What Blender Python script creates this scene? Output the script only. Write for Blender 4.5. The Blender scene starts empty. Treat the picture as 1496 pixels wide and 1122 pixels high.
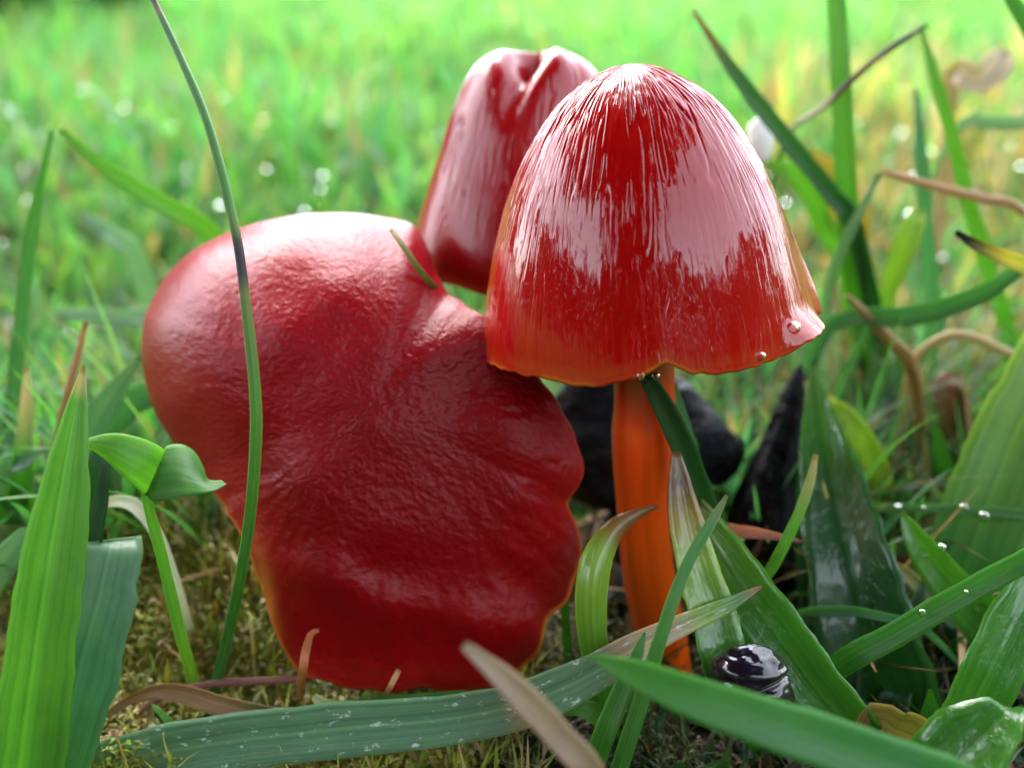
import bpy, math, random
import numpy as np
from mathutils import Vector

# ------------------------------------------------------------------ camera
# everything below is laid out in centimetres (CM turns it into metres)
CM = 0.01
W, H = 1496.0, 1122.0
HFOV = math.radians(60.0)
F = (W / 2) / math.tan(HFOV / 2)
PITCH = math.radians(17.0)
CAM = np.array([0.0, 0.0, 5.66])
FWD = np.array([0.0, math.cos(PITCH), -math.sin(PITCH)])
UP = np.array([0.0, math.sin(PITCH), math.cos(PITCH)])
RIGHT = np.array([1.0, 0.0, 0.0])

scene = bpy.context.scene
col = scene.collection
cam_data = bpy.data.cameras.new("camera")
cam_data.sensor_width = 36.0
cam_data.lens = 18.0 / math.tan(HFOV / 2)
cam_data.clip_start = 0.002
cam_data.clip_end = 400.0
cam_data.dof.use_dof = True
cam_data.dof.focus_distance = 7.1 * CM
cam_data.dof.aperture_fstop = cam_data.lens / 1.8      # a 1.8 mm wide pupil
cam_obj = bpy.data.objects.new("camera", cam_data)
cam_obj.location = Vector(CAM) * CM
cam_obj.rotation_euler = (math.pi / 2 - PITCH, 0, 0)
col.objects.link(cam_obj)
scene.camera = cam_obj

# ------------------------------------------------------------------ sky and sun (bright overcast)
SUN_EL, SUN_AZ = math.radians(57), math.radians(-38)     # azimuth from +Y towards +X
world = bpy.data.worlds.new("World")
scene.world = world
world.use_nodes = True
wn, wl = world.node_tree.nodes, world.node_tree.links
wn.clear()
sky = wn.new("ShaderNodeTexSky")
sky.sky_type = 'NISHITA'
sky.sun_disc = False
sky.sun_elevation = SUN_EL
sky.sun_rotation = SUN_AZ
sky.air_density = 1.0
sky.dust_density = 2.0
sky.ozone_density = 1.0
hs = wn.new("ShaderNodeHueSaturation")
hs.inputs["Saturation"].default_value = 0.35             # cloud: nearly white light
bg = wn.new("ShaderNodeBackground")
bg.inputs["Strength"].default_value = 0.15
wo = wn.new("ShaderNodeOutputWorld")
wl.new(sky.outputs[0], hs.inputs["Color"])
wl.new(hs.outputs[0], bg.inputs["Color"])
wl.new(bg.outputs[0], wo.inputs["Surface"])

sun = bpy.data.lights.new("sun", 'SUN')
sun.energy = 0.8
sun.angle = math.radians(45)
sun.color = (1.0, 0.97, 0.92)
sun_obj = bpy.data.objects.new("sun", sun)
sd = Vector((math.sin(SUN_AZ) * math.cos(SUN_EL), math.cos(SUN_AZ) * math.cos(SUN_EL), math.sin(SUN_EL)))
sun_obj.rotation_euler = sd.to_track_quat('Z', 'Y').to_euler()
col.objects.link(sun_obj)

scene.view_settings.view_transform = 'Standard'
scene.view_settings.look = 'None'
scene.view_settings.exposure = 3.3
scene.view_settings.gamma = 1.0
scene.render.engine = 'CYCLES'
scene.cycles.use_denoising = True
scene.cycles.max_bounces = 7
scene.cycles.diffuse_bounces = 3
scene.cycles.transparent_max_bounces = 8
scene.cycles.sample_clamp_indirect = 6.0

# ------------------------------------------------------------------ geometry helpers
rng = np.random.default_rng(7)

def height(x, y):
    x = np.asarray(x, float); y = np.asarray(y, float)
    t = np.clip((y - 13.0) / 3.0, -30, 40)
    s = np.where(t > 30, y - 13.0, 3.0 * np.log1p(np.exp(t)))
    s = np.minimum(s, 2600.0)
    z = 0.14 * s
    damp = 1.0 / (1.0 + (np.hypot(x, y) / 60.0) ** 2)
    z = z + damp * (0.10 * np.sin(x * 1.3 + 0.7) * np.sin(y * 1.1) + 0.06 * np.sin(x * 2.9 + y * 1.7))
    z = z + 1.1 * np.exp(-(((x + 3.6) / 1.5) ** 2 + ((y - 9.6) / 1.3) ** 2))      # mossy hump on the left
    return z

def ray(px, py):
    return FWD + RIGHT * ((px - W / 2) / F) + UP * ((H / 2 - py) / F)

def PD(px, py, d):
    """point seen at a pixel, d centimetres in front of the camera"""
    return CAM + ray(px, py) * d

def GD(px, py):
    """distance at which that pixel's ray meets the ground"""
    r = ray(px, py)
    lo, hi = 2.0, 400.0
    ds = np.linspace(lo, 60, 1200)
    p = CAM[None] + r[None] * ds[:, None]
    below = p[:, 2] < height(p[:, 0], p[:, 1])
    return float(ds[np.argmax(below)]) if below.any() else 60.0

def vnoise(u, v, seed, pu=None):
    """value noise, periodic in u with period pu"""
    r = np.random.default_rng(seed)
    n = 512
    tab = r.random((n, n)) * 2 - 1
    iu, iv = np.floor(u).astype(int), np.floor(v).astype(int)
    fu, fv = u - iu, v - iv
    fu = fu * fu * (3 - 2 * fu); fv = fv * fv * (3 - 2 * fv)
    def at(a, b):
        a = a % pu if pu else a % n
        return tab[a % n, b % n]
    return (at(iu, iv) * (1 - fu) + at(iu + 1, iv) * fu) * (1 - fv) + (at(iu, iv + 1) * (1 - fu) + at(iu + 1, iv + 1) * fu) * fv

def smooth(a, b, x):
    t = np.clip((np.asarray(x, float) - a) / (b - a), 0, 1)
    return t * t * (3 - 2 * t)

def link(o, parent=None):
    col.objects.link(o)
    if parent is not None:
        o.parent = parent
    return o

def mk(name, V, faces, mat, parent=None, origin=None, uv=None, vc=None, smooth_shade=True):
    """one mesh object from centimetre vertices; origin is the thing's base in centimetres"""
    V = np.asarray(V, float)
    org = np.zeros(3) if origin is None else np.asarray(origin, float)
    me = bpy.data.meshes.new(name)
    loc = (V - org) * CM
    if isinstance(faces, np.ndarray):
        k = faces.shape[1]; m = faces.shape[0]
        me.vertices.add(len(V)); me.vertices.foreach_set("co", loc.astype(np.float32).ravel())
        me.loops.add(m * k); me.loops.foreach_set("vertex_index", faces.astype(np.int32).ravel())
        me.polygons.add(m); me.polygons.foreach_set("loop_start", np.arange(0, m * k, k, dtype=np.int32))
        me.update(calc_edges=True)
    else:
        me.from_pydata(loc.tolist(), [], faces)
    me.validate()
    if uv is not None:
        li = np.empty(len(me.loops), dtype=np.int32); me.loops.foreach_get("vertex_index", li)
        l = me.uv_layers.new(name="UVMap")
        l.data.foreach_set("uv", np.asarray(uv, np.float32)[li].ravel())
    if vc is not None:
        a = me.color_attributes.new("tint", 'FLOAT_COLOR', 'POINT')
        c4 = np.ones((len(V), 4), np.float32); c4[:, :3] = vc
        a.data.foreach_set("color", c4.ravel())
    me.polygons.foreach_set("use_smooth", np.full(len(me.polygons), smooth_shade))
    me.materials.append(mat)
    o = bpy.data.objects.new(name, me)
    if parent is None:
        o.location = Vector(org) * CM
    link(o, parent)
    return o

def root(name, base, label, cat, group=None):
    o = bpy.data.objects.new(name, None)
    o.empty_display_size = 0.004
    o.location = Vector(base) * CM
    col.objects.link(o)
    return tag(o, label, cat, group)

def tag(o, label=None, cat=None, group=None, kind=None):
    if label: o["label"] = label
    if cat: o["category"] = cat
    if group: o["group"] = group
    if kind: o["kind"] = kind
    return o

def gridfaces(nu, nv, wrap_u=False):
    """quads of a (nv rows) x (nu columns) vertex grid, row major"""
    i = np.arange(nu if wrap_u else nu - 1); j = np.arange(nv - 1)
    J, I = np.meshgrid(j, i, indexing='ij')
    I2 = (I + 1) % nu
    return np.stack([J * nu + I, J * nu + I2, (J + 1) * nu + I2, (J + 1) * nu + I], -1).reshape(-1, 4)

# ------------------------------------------------------------------ material helpers
def newmat(name):
    m = bpy.data.materials.new(name)
    m.use_nodes = True
    nt = m.node_tree
    for n in list(nt.nodes):
        nt.nodes.remove(n)
    out = nt.nodes.new("ShaderNodeOutputMaterial")
    return m, nt, out

def N(nt, t, **kw):
    n = nt.nodes.new(t)
    for k, v in kw.items():
        if k in n.inputs:
            n.inputs[k].default_value = v
        else:
            setattr(n, k, v)
    return n

def principled(nt, **kw):
    return N(nt, "ShaderNodeBsdfPrincipled", **kw)

def mixrgb(nt, fac, a, b, blend='MIX'):
    n = nt.nodes.new("ShaderNodeMix"); n.data_type = 'RGBA'; n.blend_type = blend
    for sock, v in ((n.inputs[0], fac), (n.inputs[6], a), (n.inputs[7], b)):
        if hasattr(v, "is_output"):
            nt.links.new(v, sock)
        else:
            sock.default_value = v if not isinstance(v, tuple) else (*v, 1.0)[:4]
    return n.outputs[2]

def ramp(nt, fac, stops):
    n = nt.nodes.new("ShaderNodeValToRGB")
    e = n.color_ramp.elements
    while len(e) < len(stops):
        e.new(0.5)
    for el, (p, c) in zip(e, stops):
        el.position = p
        el.color = (*c, 1.0) if isinstance(c, tuple) else (c, c, c, 1.0)
    nt.links.new(fac, n.inputs[0])
    return n.outputs[0]

def uvscale(nt, su, sv):
    t = N(nt, "ShaderNodeUVMap")
    m = N(nt, "ShaderNodeMapping")
    m.inputs["Scale"].default_value = (su, sv, 1)
    nt.links.new(t.outputs[0], m.inputs[0])
    return m.outputs[0]

def noise(nt, vec, scale, detail=3.0, rough=0.55):
    n = N(nt, "ShaderNodeTexNoise", Scale=scale, Detail=detail, Roughness=rough)
    nt.links.new(vec, n.inputs["Vector"])
    return n.outputs[0]

def tint(nt):
    a = N(nt, "ShaderNodeAttribute", attribute_name="tint")
    return a.outputs["Color"]

def math_node(nt, op, a, b=0.0):
    n = N(nt, "ShaderNodeMath", operation=op)
    for s, v in ((n.inputs[0], a), (n.inputs[1], b)):
        if hasattr(v, "is_output"): nt.links.new(v, s)
        else: s.default_value = v
    return n.outputs[0]

def bump(nt, h, strength, dist, normal=None):
    b = N(nt, "ShaderNodeBump", Strength=strength, Distance=dist)
    nt.links.new(h, b.inputs["Height"])
    if normal is not None: nt.links.new(normal, b.inputs["Normal"])
    return b.outputs[0]

def cap_material(name, su, sv, rough, coat_rough, bstr, spec=0.5, sss=0.25, streak=0.5, coat=1.0, spk=0.25, cior=1.5, crisp=False):
    m, nt, out = newmat(name)
    p = principled(nt, Roughness=rough)
    p.inputs["Specular IOR Level"].default_value = spec
    p.inputs["Coat Weight"].default_value = coat
    p.inputs["Coat Roughness"].default_value = coat_rough
    p.inputs["Coat IOR"].default_value = cior
    p.inputs["Subsurface Weight"].default_value = sss
    p.inputs["Subsurface Radius"].default_value = (1.0, 0.22, 0.08)
    p.inputs["Subsurface Scale"].default_value = 0.0016
    fibres = noise(nt, uvscale(nt, su, sv), 1.0, 4.0, 0.6)
    fine = noise(nt, uvscale(nt, su * 2.6, sv * 3.2), 1.0, 3.0, 0.6)
    c = mixrgb(nt, math_node(nt, 'MULTIPLY', fibres, streak), tint(nt), mixrgb(nt, 1.0, tint(nt), (0.42, 0.35, 0.35), 'MULTIPLY'))
    nt.links.new(c, p.inputs["Base Color"])
    speck = noise(nt, uvscale(nt, su * 1.3, sv * 9.0), 1.0, 5.0, 0.7)
    if crisp:
        h = math_node(nt, 'ADD', ramp(nt, fibres, [(0.36, 0.0), (0.47, 1.0)]), math_node(nt, 'MULTIPLY', ramp(nt, speck, [(0.33, 0.0), (0.40, 1.0)]), spk))
    else:
        h = math_node(nt, 'ADD', math_node(nt, 'ADD', fibres, math_node(nt, 'MULTIPLY', fine, 0.45)), math_node(nt, 'MULTIPLY', speck, spk))
    b = bump(nt, h, bstr, 0.00022)
    nt.links.new(b, p.inputs["Normal"]); nt.links.new(b, p.inputs["Coat Normal"])
    nt.links.new(p.outputs[0], out.inputs[0])
    return m

def blade_material(name, gloss_rough, trans, wet, veins=15.0, flecks=0.0):
    m, nt, out = newmat(name)
    p = principled(nt, Roughness=gloss_rough)
    p.inputs["Coat Weight"].default_value = wet
    p.inputs["Coat Roughness"].default_value = 0.04
    tr = N(nt, "ShaderNodeBsdfTranslucent")
    mx = N(nt, "ShaderNodeMixShader"); mx.inputs[0].default_value = trans
    vein = noise(nt, uvscale(nt, veins, 0.6), 1.0, 2.0)
    blot = noise(nt, uvscale(nt, 3.0, 14.0), 1.0, 4.0, 0.65)
    vr = ramp(nt, vein, [(0.36, 0.0), (0.64, 1.0)])
    c = mixrgb(nt, math_node(nt, 'MULTIPLY', vr, 0.65), tint(nt), mixrgb(nt, 1.0, tint(nt), (0.42, 0.52, 0.42), 'MULTIPLY'))
    su = N(nt, 'ShaderNodeSeparateXYZ'); nt.links.new(uvscale(nt, 1, 1), su.inputs[0])
    edge = math_node(nt, 'ABSOLUTE', math_node(nt, 'SUBTRACT', su.outputs[0], 0.5))
    c = mixrgb(nt, ramp(nt, edge, [(0.42, 0.0), (0.5, 0.7)]), c, mixrgb(nt, 1.0, tint(nt), (1.9, 1.6, 1.3), 'MULTIPLY'))      # pale margins
    c = mixrgb(nt, ramp(nt, edge, [(0.0, 0.55), (0.05, 0.0)]), c, mixrgb(nt, 1.0, tint(nt), (1.6, 1.45, 1.2), 'MULTIPLY'))     # midrib
    spots = noise(nt, uvscale(nt, 4.0, 30.0), 1.0, 3.0, 0.6)
    c = mixrgb(nt, ramp(nt, spots, [(0.68, 0.0), (0.74, 0.6)]), c, (0.16, 0.10, 0.03))
    c = mixrgb(nt, ramp(nt, blot, [(0.45, 0.0), (0.75, 0.35)]), c, mixrgb(nt, 1.0, tint(nt), (1.5, 1.35, 0.9), 'MULTIPLY'))
    if flecks:
        fl = noise(nt, uvscale(nt, 4.5, 30.0), 1.0, 7.0, 0.72)
        c = mixrgb(nt, ramp(nt, fl, [(0.585, 0.0), (0.62, flecks)]), c, (0.62, 0.70, 0.70))
    nt.links.new(c, p.inputs["Base Color"])
    gm = N(nt, 'ShaderNodeGamma', Gamma=0.5); nt.links.new(c, gm.inputs['Color'])      # light crosses both faces of the solid blade
    tc = mixrgb(nt, 1.0, gm.outputs[0], (1.15, 1.25, 0.85), 'MULTIPLY')
    nt.links.new(tc, tr.inputs[0])
    wetn = noise(nt, uvscale(nt, 4.0, 18.0), 1.0, 4.0, 0.6)
    b1 = bump(nt, vein, 0.6, 0.00013)
    b2 = bump(nt, ramp(nt, wetn, [(0.42, 0.0), (0.5, 1.0)]), 0.3, 0.00018)
    nt.links.new(b1, p.inputs["Normal"]); nt.links.new(b2, p.inputs["Coat Normal"])
    nt.links.new(p.outputs[0], mx.inputs[1]); nt.links.new(tr.outputs[0], mx.inputs[2])
    nt.links.new(mx.outputs[0], out.inputs[0])
    return m

def stuff_material(name, rough, trans, spec=0.5, boost=(1.25, 1.5, 0.95)):
    m, nt, out = newmat(name)
    p = principled(nt, Roughness=rough)
    p.inputs["Specular IOR Level"].default_value = spec
    tr = N(nt, "ShaderNodeBsdfTranslucent")
    mx = N(nt, "ShaderNodeMixShader"); mx.inputs[0].default_value = trans
    c = tint(nt)
    nt.links.new(c, p.inputs["Base Color"])
    nt.links.new(mixrgb(nt, 1.0, c, boost, 'MULTIPLY'), tr.inputs[0])
    nt.links.new(p.outputs[0], mx.inputs[1]); nt.links.new(tr.outputs[0], mx.inputs[2])
    nt.links.new(mx.outputs[0], out.inputs[0])
    return m

def plain_material(name, color, rough, coat=0.0, nscale=300.0, bstr=0.4, bdist=0.0003, color2=None, sss=0.0, spec=0.2):
    m, nt, out = newmat(name)
    p = principled(nt, Roughness=rough)
    p.inputs["Specular IOR Level"].default_value = spec
    p.inputs["Coat Weight"].default_value = coat
    p.inputs["Coat Roughness"].default_value = 0.08
    if sss:
        p.inputs["Subsurface Weight"].default_value = sss
        p.inputs["Subsurface Radius"].default_value = (1.0, 0.3, 0.1)
        p.inputs["Subsurface Scale"].default_value = 0.001
    tc = N(nt, "ShaderNodeTexCoord")
    n = noise(nt, tc.outputs["Object"], nscale, 5.0, 0.6)
    c2 = color2 or tuple(v * 0.45 for v in color)
    nt.links.new(mixrgb(nt, ramp(nt, n, [(0.35, 0.0), (0.65, 1.0)]), color, c2), p.inputs["Base Color"])
    nt.links.new(bump(nt, n, bstr, bdist), p.inputs["Normal"])
    nt.links.new(p.outputs[0], out.inputs[0])
    return m

M = {}
M['cap_wet'] = cap_material("wet_red_cap", 170, 7, 0.42, 0.02, 0.14, spec=0.02, spk=0.3, crisp=True, sss=0.15, streak=0.55)
M['cap_left'] = cap_material("waxy_red_cap", 80, 150, 0.45, 0.21, 0.30, spec=0.06, sss=0.12, streak=0.3, coat=0.42, spk=0.2, cior=1.38)
M['cap_rear'] = cap_material("rear_red_cap", 90, 5, 0.40, 0.17, 0.3, spec=0.04, sss=0.12, streak=0.45, coat=0.8)
M['stipe'] = cap_material("orange_stipe", 60, 2.5, 0.40, 0.09, 0.25, spec=0.1, sss=0.3, streak=0.4, coat=1.0)
M['gill'] = plain_material("orange_gill", (0.55, 0.12, 0.02), 0.6, sss=0.3)
M['black_cap'] = plain_material("blackened_cap", (0.002, 0.002, 0.0025), 0.42, coat=0.10, nscale=380, bstr=1.0, bdist=0.002, color2=(0.011, 0.012, 0.016), spec=0.08)
M['pellet'] = plain_material("glossy_black", (0.006, 0.004, 0.010), 0.22, coat=1.0, nscale=260, bstr=0.25, bdist=0.0004, color2=(0.012, 0.006, 0.006))
M['blade'] = blade_material("grass_blade_green", 0.45, 0.45, 0.08)
M['blade_wet'] = blade_material("grass_blade_wet", 0.30, 0.38, 0.9)
M['blade_fleck'] = blade_material("grass_blade_beaded", 0.36, 0.30, 0.6, veins=13.0, flecks=0.9)
M['rush'] = blade_material("rush_stem", 0.5, 0.12, 0.0, veins=6.0)
M['leaf'] = blade_material("clover_leaf", 0.5, 0.5, 0.0, veins=9.0)
M['dry'] = blade_material("dry_grass", 0.55, 0.25, 0.15)
M['lawn'] = stuff_material("lawn_grass", 0.38, 0.50, 0.4)
M['moss'] = stuff_material("moss_shoots", 0.35, 0.35, 0.5, (1.4, 1.3, 0.6))
M['evergreen'] = stuff_material("evergreen_leaves", 0.55, 0.04, 0.3)
M['litter'] = stuff_material("dead_grass_litter", 0.6, 0.2, 0.3, (1.2, 1.1, 0.8))

def drop_material():
    m, nt, out = newmat("water")
    p = principled(nt, Roughness=0.0, IOR=1.33)
    p.inputs["Transmission Weight"].default_value = 1.0
    p.inputs["Base Color"].default_value = (1, 1, 1, 1)
    tc = N(nt, "ShaderNodeTexCoord")
    n = noise(nt, tc.outputs["Object"], 200, 1.0)
    nt.links.new(bump(nt, n, 0.05, 0.0002), p.inputs["Normal"])
    nt.links.new(p.outputs[0], out.inputs[0])
    return m
M['water'] = drop_material()

def soil_material():
    m, nt, out = newmat("dark_soil_and_turf")
    p = principled(nt, Roughness=0.8)
    p.inputs['Specular IOR Level'].default_value = 0.15
    tc = N(nt, "ShaderNodeTexCoord")
    n1 = noise(nt, tc.outputs["Object"], 160, 6.0, 0.65)
    n2 = noise(nt, tc.outputs["Object"], 30, 4.0)
    soil = ramp(nt, n1, [(0.3, (0.006, 0.004, 0.003)), (0.7, (0.028, 0.019, 0.011))])
    turf = ramp(nt, n1, [(0.3, (0.03, 0.055, 0.012)), (0.7, (0.07, 0.14, 0.03))])
    # bare dark soil round the mushrooms, green thatch away from them
    sx = N(nt, "ShaderNodeSeparateXYZ"); nt.links.new(tc.outputs["Object"], sx.inputs[0])
    dist = N(nt, "ShaderNodeVectorMath", operation='DISTANCE'); nt.links.new(tc.outputs["Object"], dist.inputs[0])
    dist.inputs[1].default_value = (0.02, 0.09, 0.0)
    f = math_node(nt, 'ADD', math_node(nt, 'MULTIPLY', dist.outputs["Value"], 5.0), math_node(nt, 'SUBTRACT', n2, 0.5))
    nt.links.new(mixrgb(nt, ramp(nt, f, [(0.35, 0.0), (0.75, 1.0)]), soil, turf), p.inputs["Base Color"])
    nt.links.new(bump(nt, n1, 0.9, 0.001), p.inputs["Normal"])
    nt.links.new(p.outputs[0], out.inputs[0])
    return m
M['soil'] = soil_material()

# ------------------------------------------------------------------ ground
def sp(n, a, b, k):
    t = np.linspace(-1, 1, n)
    s = np.sinh(k * t) / np.sinh(k)
    return np.where(s < 0, -a * s * -1, b * s)
gx = sp(261, 4000, 4000, 8.5)
gy = sp(321, 3500, 5200, 8.8) + 9.0
X, Y = np.meshgrid(gx, gy)
Z = height(X, Y) + 0.05 * vnoise(X * 2.1, Y * 2.1, 3) * (np.hypot(X, Y) < 40)
o = mk("ground", np.stack([X, Y, Z], -1).reshape(-1, 3), gridfaces(261, 321), M['soil'])
tag(o, "dark wet soil and turf under the grass", "ground", kind="structure")

# ------------------------------------------------------------------ lawn behind (uncountable)
def strips(P0, az, lean, bend, length, width, colr, tipc, K=5, roll=None):
    """vectorised curved blades, three vertices across; returns V, faces, colours"""
    n = len(P0)
    t = np.linspace(0, 1, K)
    ang = lean[:, None] + bend[:, None] * t[None]                    # angle from vertical along the blade
    dl = length[:, None] / (K - 1)
    hx = np.cumsum(np.concatenate([np.zeros((n, 1)), np.sin(ang[:, :-1]) * dl], 1), 1)
    hz = np.cumsum(np.concatenate([np.zeros((n, 1)), np.cos(ang[:, :-1]) * dl], 1), 1)
    dirx, diry = np.cos(az)[:, None], np.sin(az)[:, None]
    C = np.stack([P0[:, 0:1] + hx * dirx, P0[:, 1:2] + hx * diry, P0[:, 2:3] + hz], -1)
    r = az + math.pi / 2 if roll is None else roll
    S = np.stack([np.cos(r), np.sin(r), np.zeros(n)], -1)[:, None, :]
    prof = np.clip(1.0 - t ** 2.2, 0.04, 1) * np.clip(0.6 + 1.6 * t, 0, 1)
    w = (width[:, None] * prof[None])[..., None] / 2
    nrm = np.stack([-np.cos(ang) * dirx, -np.cos(ang) * diry, np.sin(ang)], -1)
    V = np.stack([C - S * w + nrm * w * 0.35, C, C + S * w + nrm * w * 0.35], 2)      # n,K,3,3
    base = (np.arange(n) * K * 3)[:, None, None]
    k = np.arange(K - 1)[None, :, None]; j = np.arange(2)[None, None, :]
    a = base + k * 3 + j
    faces = np.stack([a, a + 1, a + 4, a + 3], -1).reshape(-1, 4)
    tt = smooth(0.62, 1.0, t)[None, :, None, None]
    lo = (0.55 + 0.45 * smooth(0, 0.35, t))[None, :, None, None]
    c = colr[:, None, None, :] * (1 - tt) + tipc[:, None, None, :] * tt
    c = np.broadcast_to(c, (n, K, 3, 3)).copy()
    return V.reshape(-1, 3), faces, c.reshape(-1, 3)

def in_view(x, y, margin=0.0):
    return np.abs(x) < (y * 0.62 + margin)

def lawn_colours(n, r, dry=0.12):
    g = np.array([[0.085, 0.290, 0.065], [0.110, 0.350, 0.080], [0.150, 0.380, 0.070], [0.090, 0.300, 0.120], [0.190, 0.390, 0.075]])
    c = g[r.integers(0, len(g), n)] * r.uniform(0.5, 0.92, (n, 1))
    isdry = r.random(n) < dry
    c[isdry] = np.array([0.30, 0.20, 0.09]) * r.uniform(0.6, 1.2, (isdry.sum(), 1))
    tip = c.copy()
    b = r.random(n) < 0.2
    tip[b] = np.array([0.25, 0.17, 0.08])
    return c, tip

def scatter(n, y0, y1, r, spread=0.75, margin=2.0):
    y = np.sqrt(r.uniform(y0 ** 2, y1 ** 2, n))
    x = r.uniform(-1, 1, n) * (y * spread + margin)
    return x, y

def make_lawn():
    r = np.random.default_rng(21)
    parts = []
    for (n, y0, y1, l0, l1, w0, w1, K, dry) in ((4200, 11.4, 26, 1.8, 4.0, 0.12, 0.32, 7, 0.10),
                                             (9000, 22, 60, 2.4, 4.6, 0.2, 0.42, 6, 0.08),
                                             (16000, 55, 160, 3.0, 5.5, 0.35, 0.7, 5, 0.06),
                                             (14000, 150, 330, 4.0, 8.0, 0.8, 1.6, 4, 0.05)):
        x, y = scatter(n, y0, y1, r)
        if y0 < 20:
            keep = ~((x > -0.8) & (y < 14.5) & (r.random(n) < 0.6))      # the litter patch on the right is sparser
            x, y = x[keep], y[keep]
        m = len(x)
        P0 = np.stack([x, y, height(x, y) - 0.05], -1)
        c, tp = lawn_colours(m, r, dry)
        browny = (x > 0.27 * y + 0.5 * np.sin(y * 0.3)) & (y < 75) & (r.random(m) < 0.5)      # the thin, strawy side of the lawn
        bp = np.array([[0.34, 0.20, 0.10], [0.26, 0.14, 0.06], [0.42, 0.30, 0.18], [0.22, 0.24, 0.05], [0.36, 0.27, 0.06]])
        c[browny] = bp[r.integers(0, 5, browny.sum())]; tp[browny] = c[browny]
        pat = vnoise(x * 0.09 + 7, y * 0.05, 5) + 0.6 * vnoise(x * 0.3, y * 0.14, 6)
        c = c * (1 + 0.35 * np.clip(pat, -1.2, 1.2))[:, None] + np.clip(-pat, 0, 1)[:, None] * np.array([0.03, 0.0, 0.0])
        L = r.uniform(l0, l1, m) * (0.8 + 0.45 * pat) * np.where(r.random(m) < 0.06, 1.5, 1.0)
        L = np.clip(L, l0 * 0.6, None)
        parts.append((P0, r.uniform(0, 2 * math.pi, m), r.uniform(0.02, 0.5, m), r.uniform(0.1, 1.5, m), L,
                      r.uniform(w0, w1, m), c, tp, K))
    # beside and behind the camera: the same lawn goes on outside the picture
    n = 9000
    x = r.uniform(-45, 45, n); y = r.uniform(-45, 30, n)
    keep = (np.abs(x) > (np.maximum(y, 0) * 0.72 + 5.0)) & (np.hypot(x, y) > 6)
    x, y = x[keep], y[keep]; m = len(x)
    c, tp = lawn_colours(m, r)
    parts.append((np.stack([x, y, height(x, y) - 0.05], -1), r.uniform(0, 2 * math.pi, m), r.uniform(0.02, 0.5, m),
                  r.uniform(0.1, 1.4, m), r.uniform(1.6, 3.4, m), r.uniform(0.2, 0.4, m), c, tp, 5))
    Vs, Fs, Cs, off = [], [], [], 0
    for p in parts:
        V, f, c = strips(*p)
        Vs.append(V); Fs.append(f + off); Cs.append(c); off += len(V)
    o = mk("lawn_grass", np.concatenate(Vs), np.concatenate(Fs), M['lawn'], vc=np.concatenate(Cs))
    tag(o, "bright green dewy lawn grass spreading behind the mushrooms", "grass", kind="stuff")
make_lawn()

# ------------------------------------------------------------------ mushrooms
def frame_from(axis):
    a = np.asarray(axis, float); L = np.linalg.norm(a); a = a / L
    e1 = RIGHT - a * np.dot(RIGHT, a); e1 /= np.linalg.norm(e1)
    e2 = np.cross(a, e1)                 # points away from the camera
    return a, e1, e2, L

def resample(pts, n, power=1.0):
    """smooth curve through 2D/3D points at n even arc-length steps"""
    pts = np.asarray(pts, float)
    P = np.concatenate([2 * pts[:1] - pts[1:2], pts, 2 * pts[-1:] - pts[-2:-1]])
    out = []
    for i in range(1, len(P) - 2):
        for t in np.linspace(0, 1, 24, endpoint=False):
            p0, p1, p2, p3 = P[i - 1:i + 3]
            out.append(0.5 * ((2 * p1) + (-p0 + p2) * t + (2 * p0 - 5 * p1 + 4 * p2 - p3) * t * t + (-p0 + 3 * p1 - 3 * p2 + p3) * t ** 3))
    out.append(P[-2])
    out = np.array(out)
    s = np.concatenate([[0], np.cumsum(np.linalg.norm(np.diff(out[:, :3] if out.shape[1] > 2 else out, axis=0), axis=1))])
    q = np.linspace(0, s[-1], n)
    return np.stack([np.interp(q, s, out[:, k]) for k in range(out.shape[1])], -1)

def stipe_mesh(name, pts, radii, parent, base, cols):
    c = resample(np.concatenate([np.asarray(pts), np.asarray(radii)[:, None]], 1), 90)
    nu = 72; th = np.linspace(0, 2 * math.pi, nu, endpoint=False)
    tng = np.gradient(c[:, :3], axis=0); tng /= np.linalg.norm(tng, axis=1)[:, None]
    V = []; UV = []; C = []
    for i in range(len(c)):
        s1 = np.cross(tng[i], FWD); s1 /= np.linalg.norm(s1); s2 = np.cross(s1, tng[i])
        v = i / (len(c) - 1)
        r = c[i, 3] * (1 + 0.03 * np.cos(3 * th + 2 * v) + 0.012 * vnoise(th / (2 * math.pi) * 30, np.full(nu, v * 3), 9, 30))
        V.append(c[i, :3] + r[:, None] * (np.cos(th)[:, None] * s1 + np.sin(th)[:, None] * s2))
        UV.append(np.stack([th / (2 * math.pi), np.full(nu, v)], -1))
        cc = np.array([np.interp(v, [a for a, _ in cols], [b[k] for _, b in cols]) for k in range(3)])
        C.append(np.broadcast_to(cc, (nu, 3)) * (1 + 0.12 * vnoise(th / (2 * math.pi) * 24, np.full(nu, v * 2), 12, 24))[:, None])
    return mk(name, np.concatenate(V), gridfaces(nu, len(c), True), M['stipe'], parent, base, np.concatenate(UV), np.concatenate(C))

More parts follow.
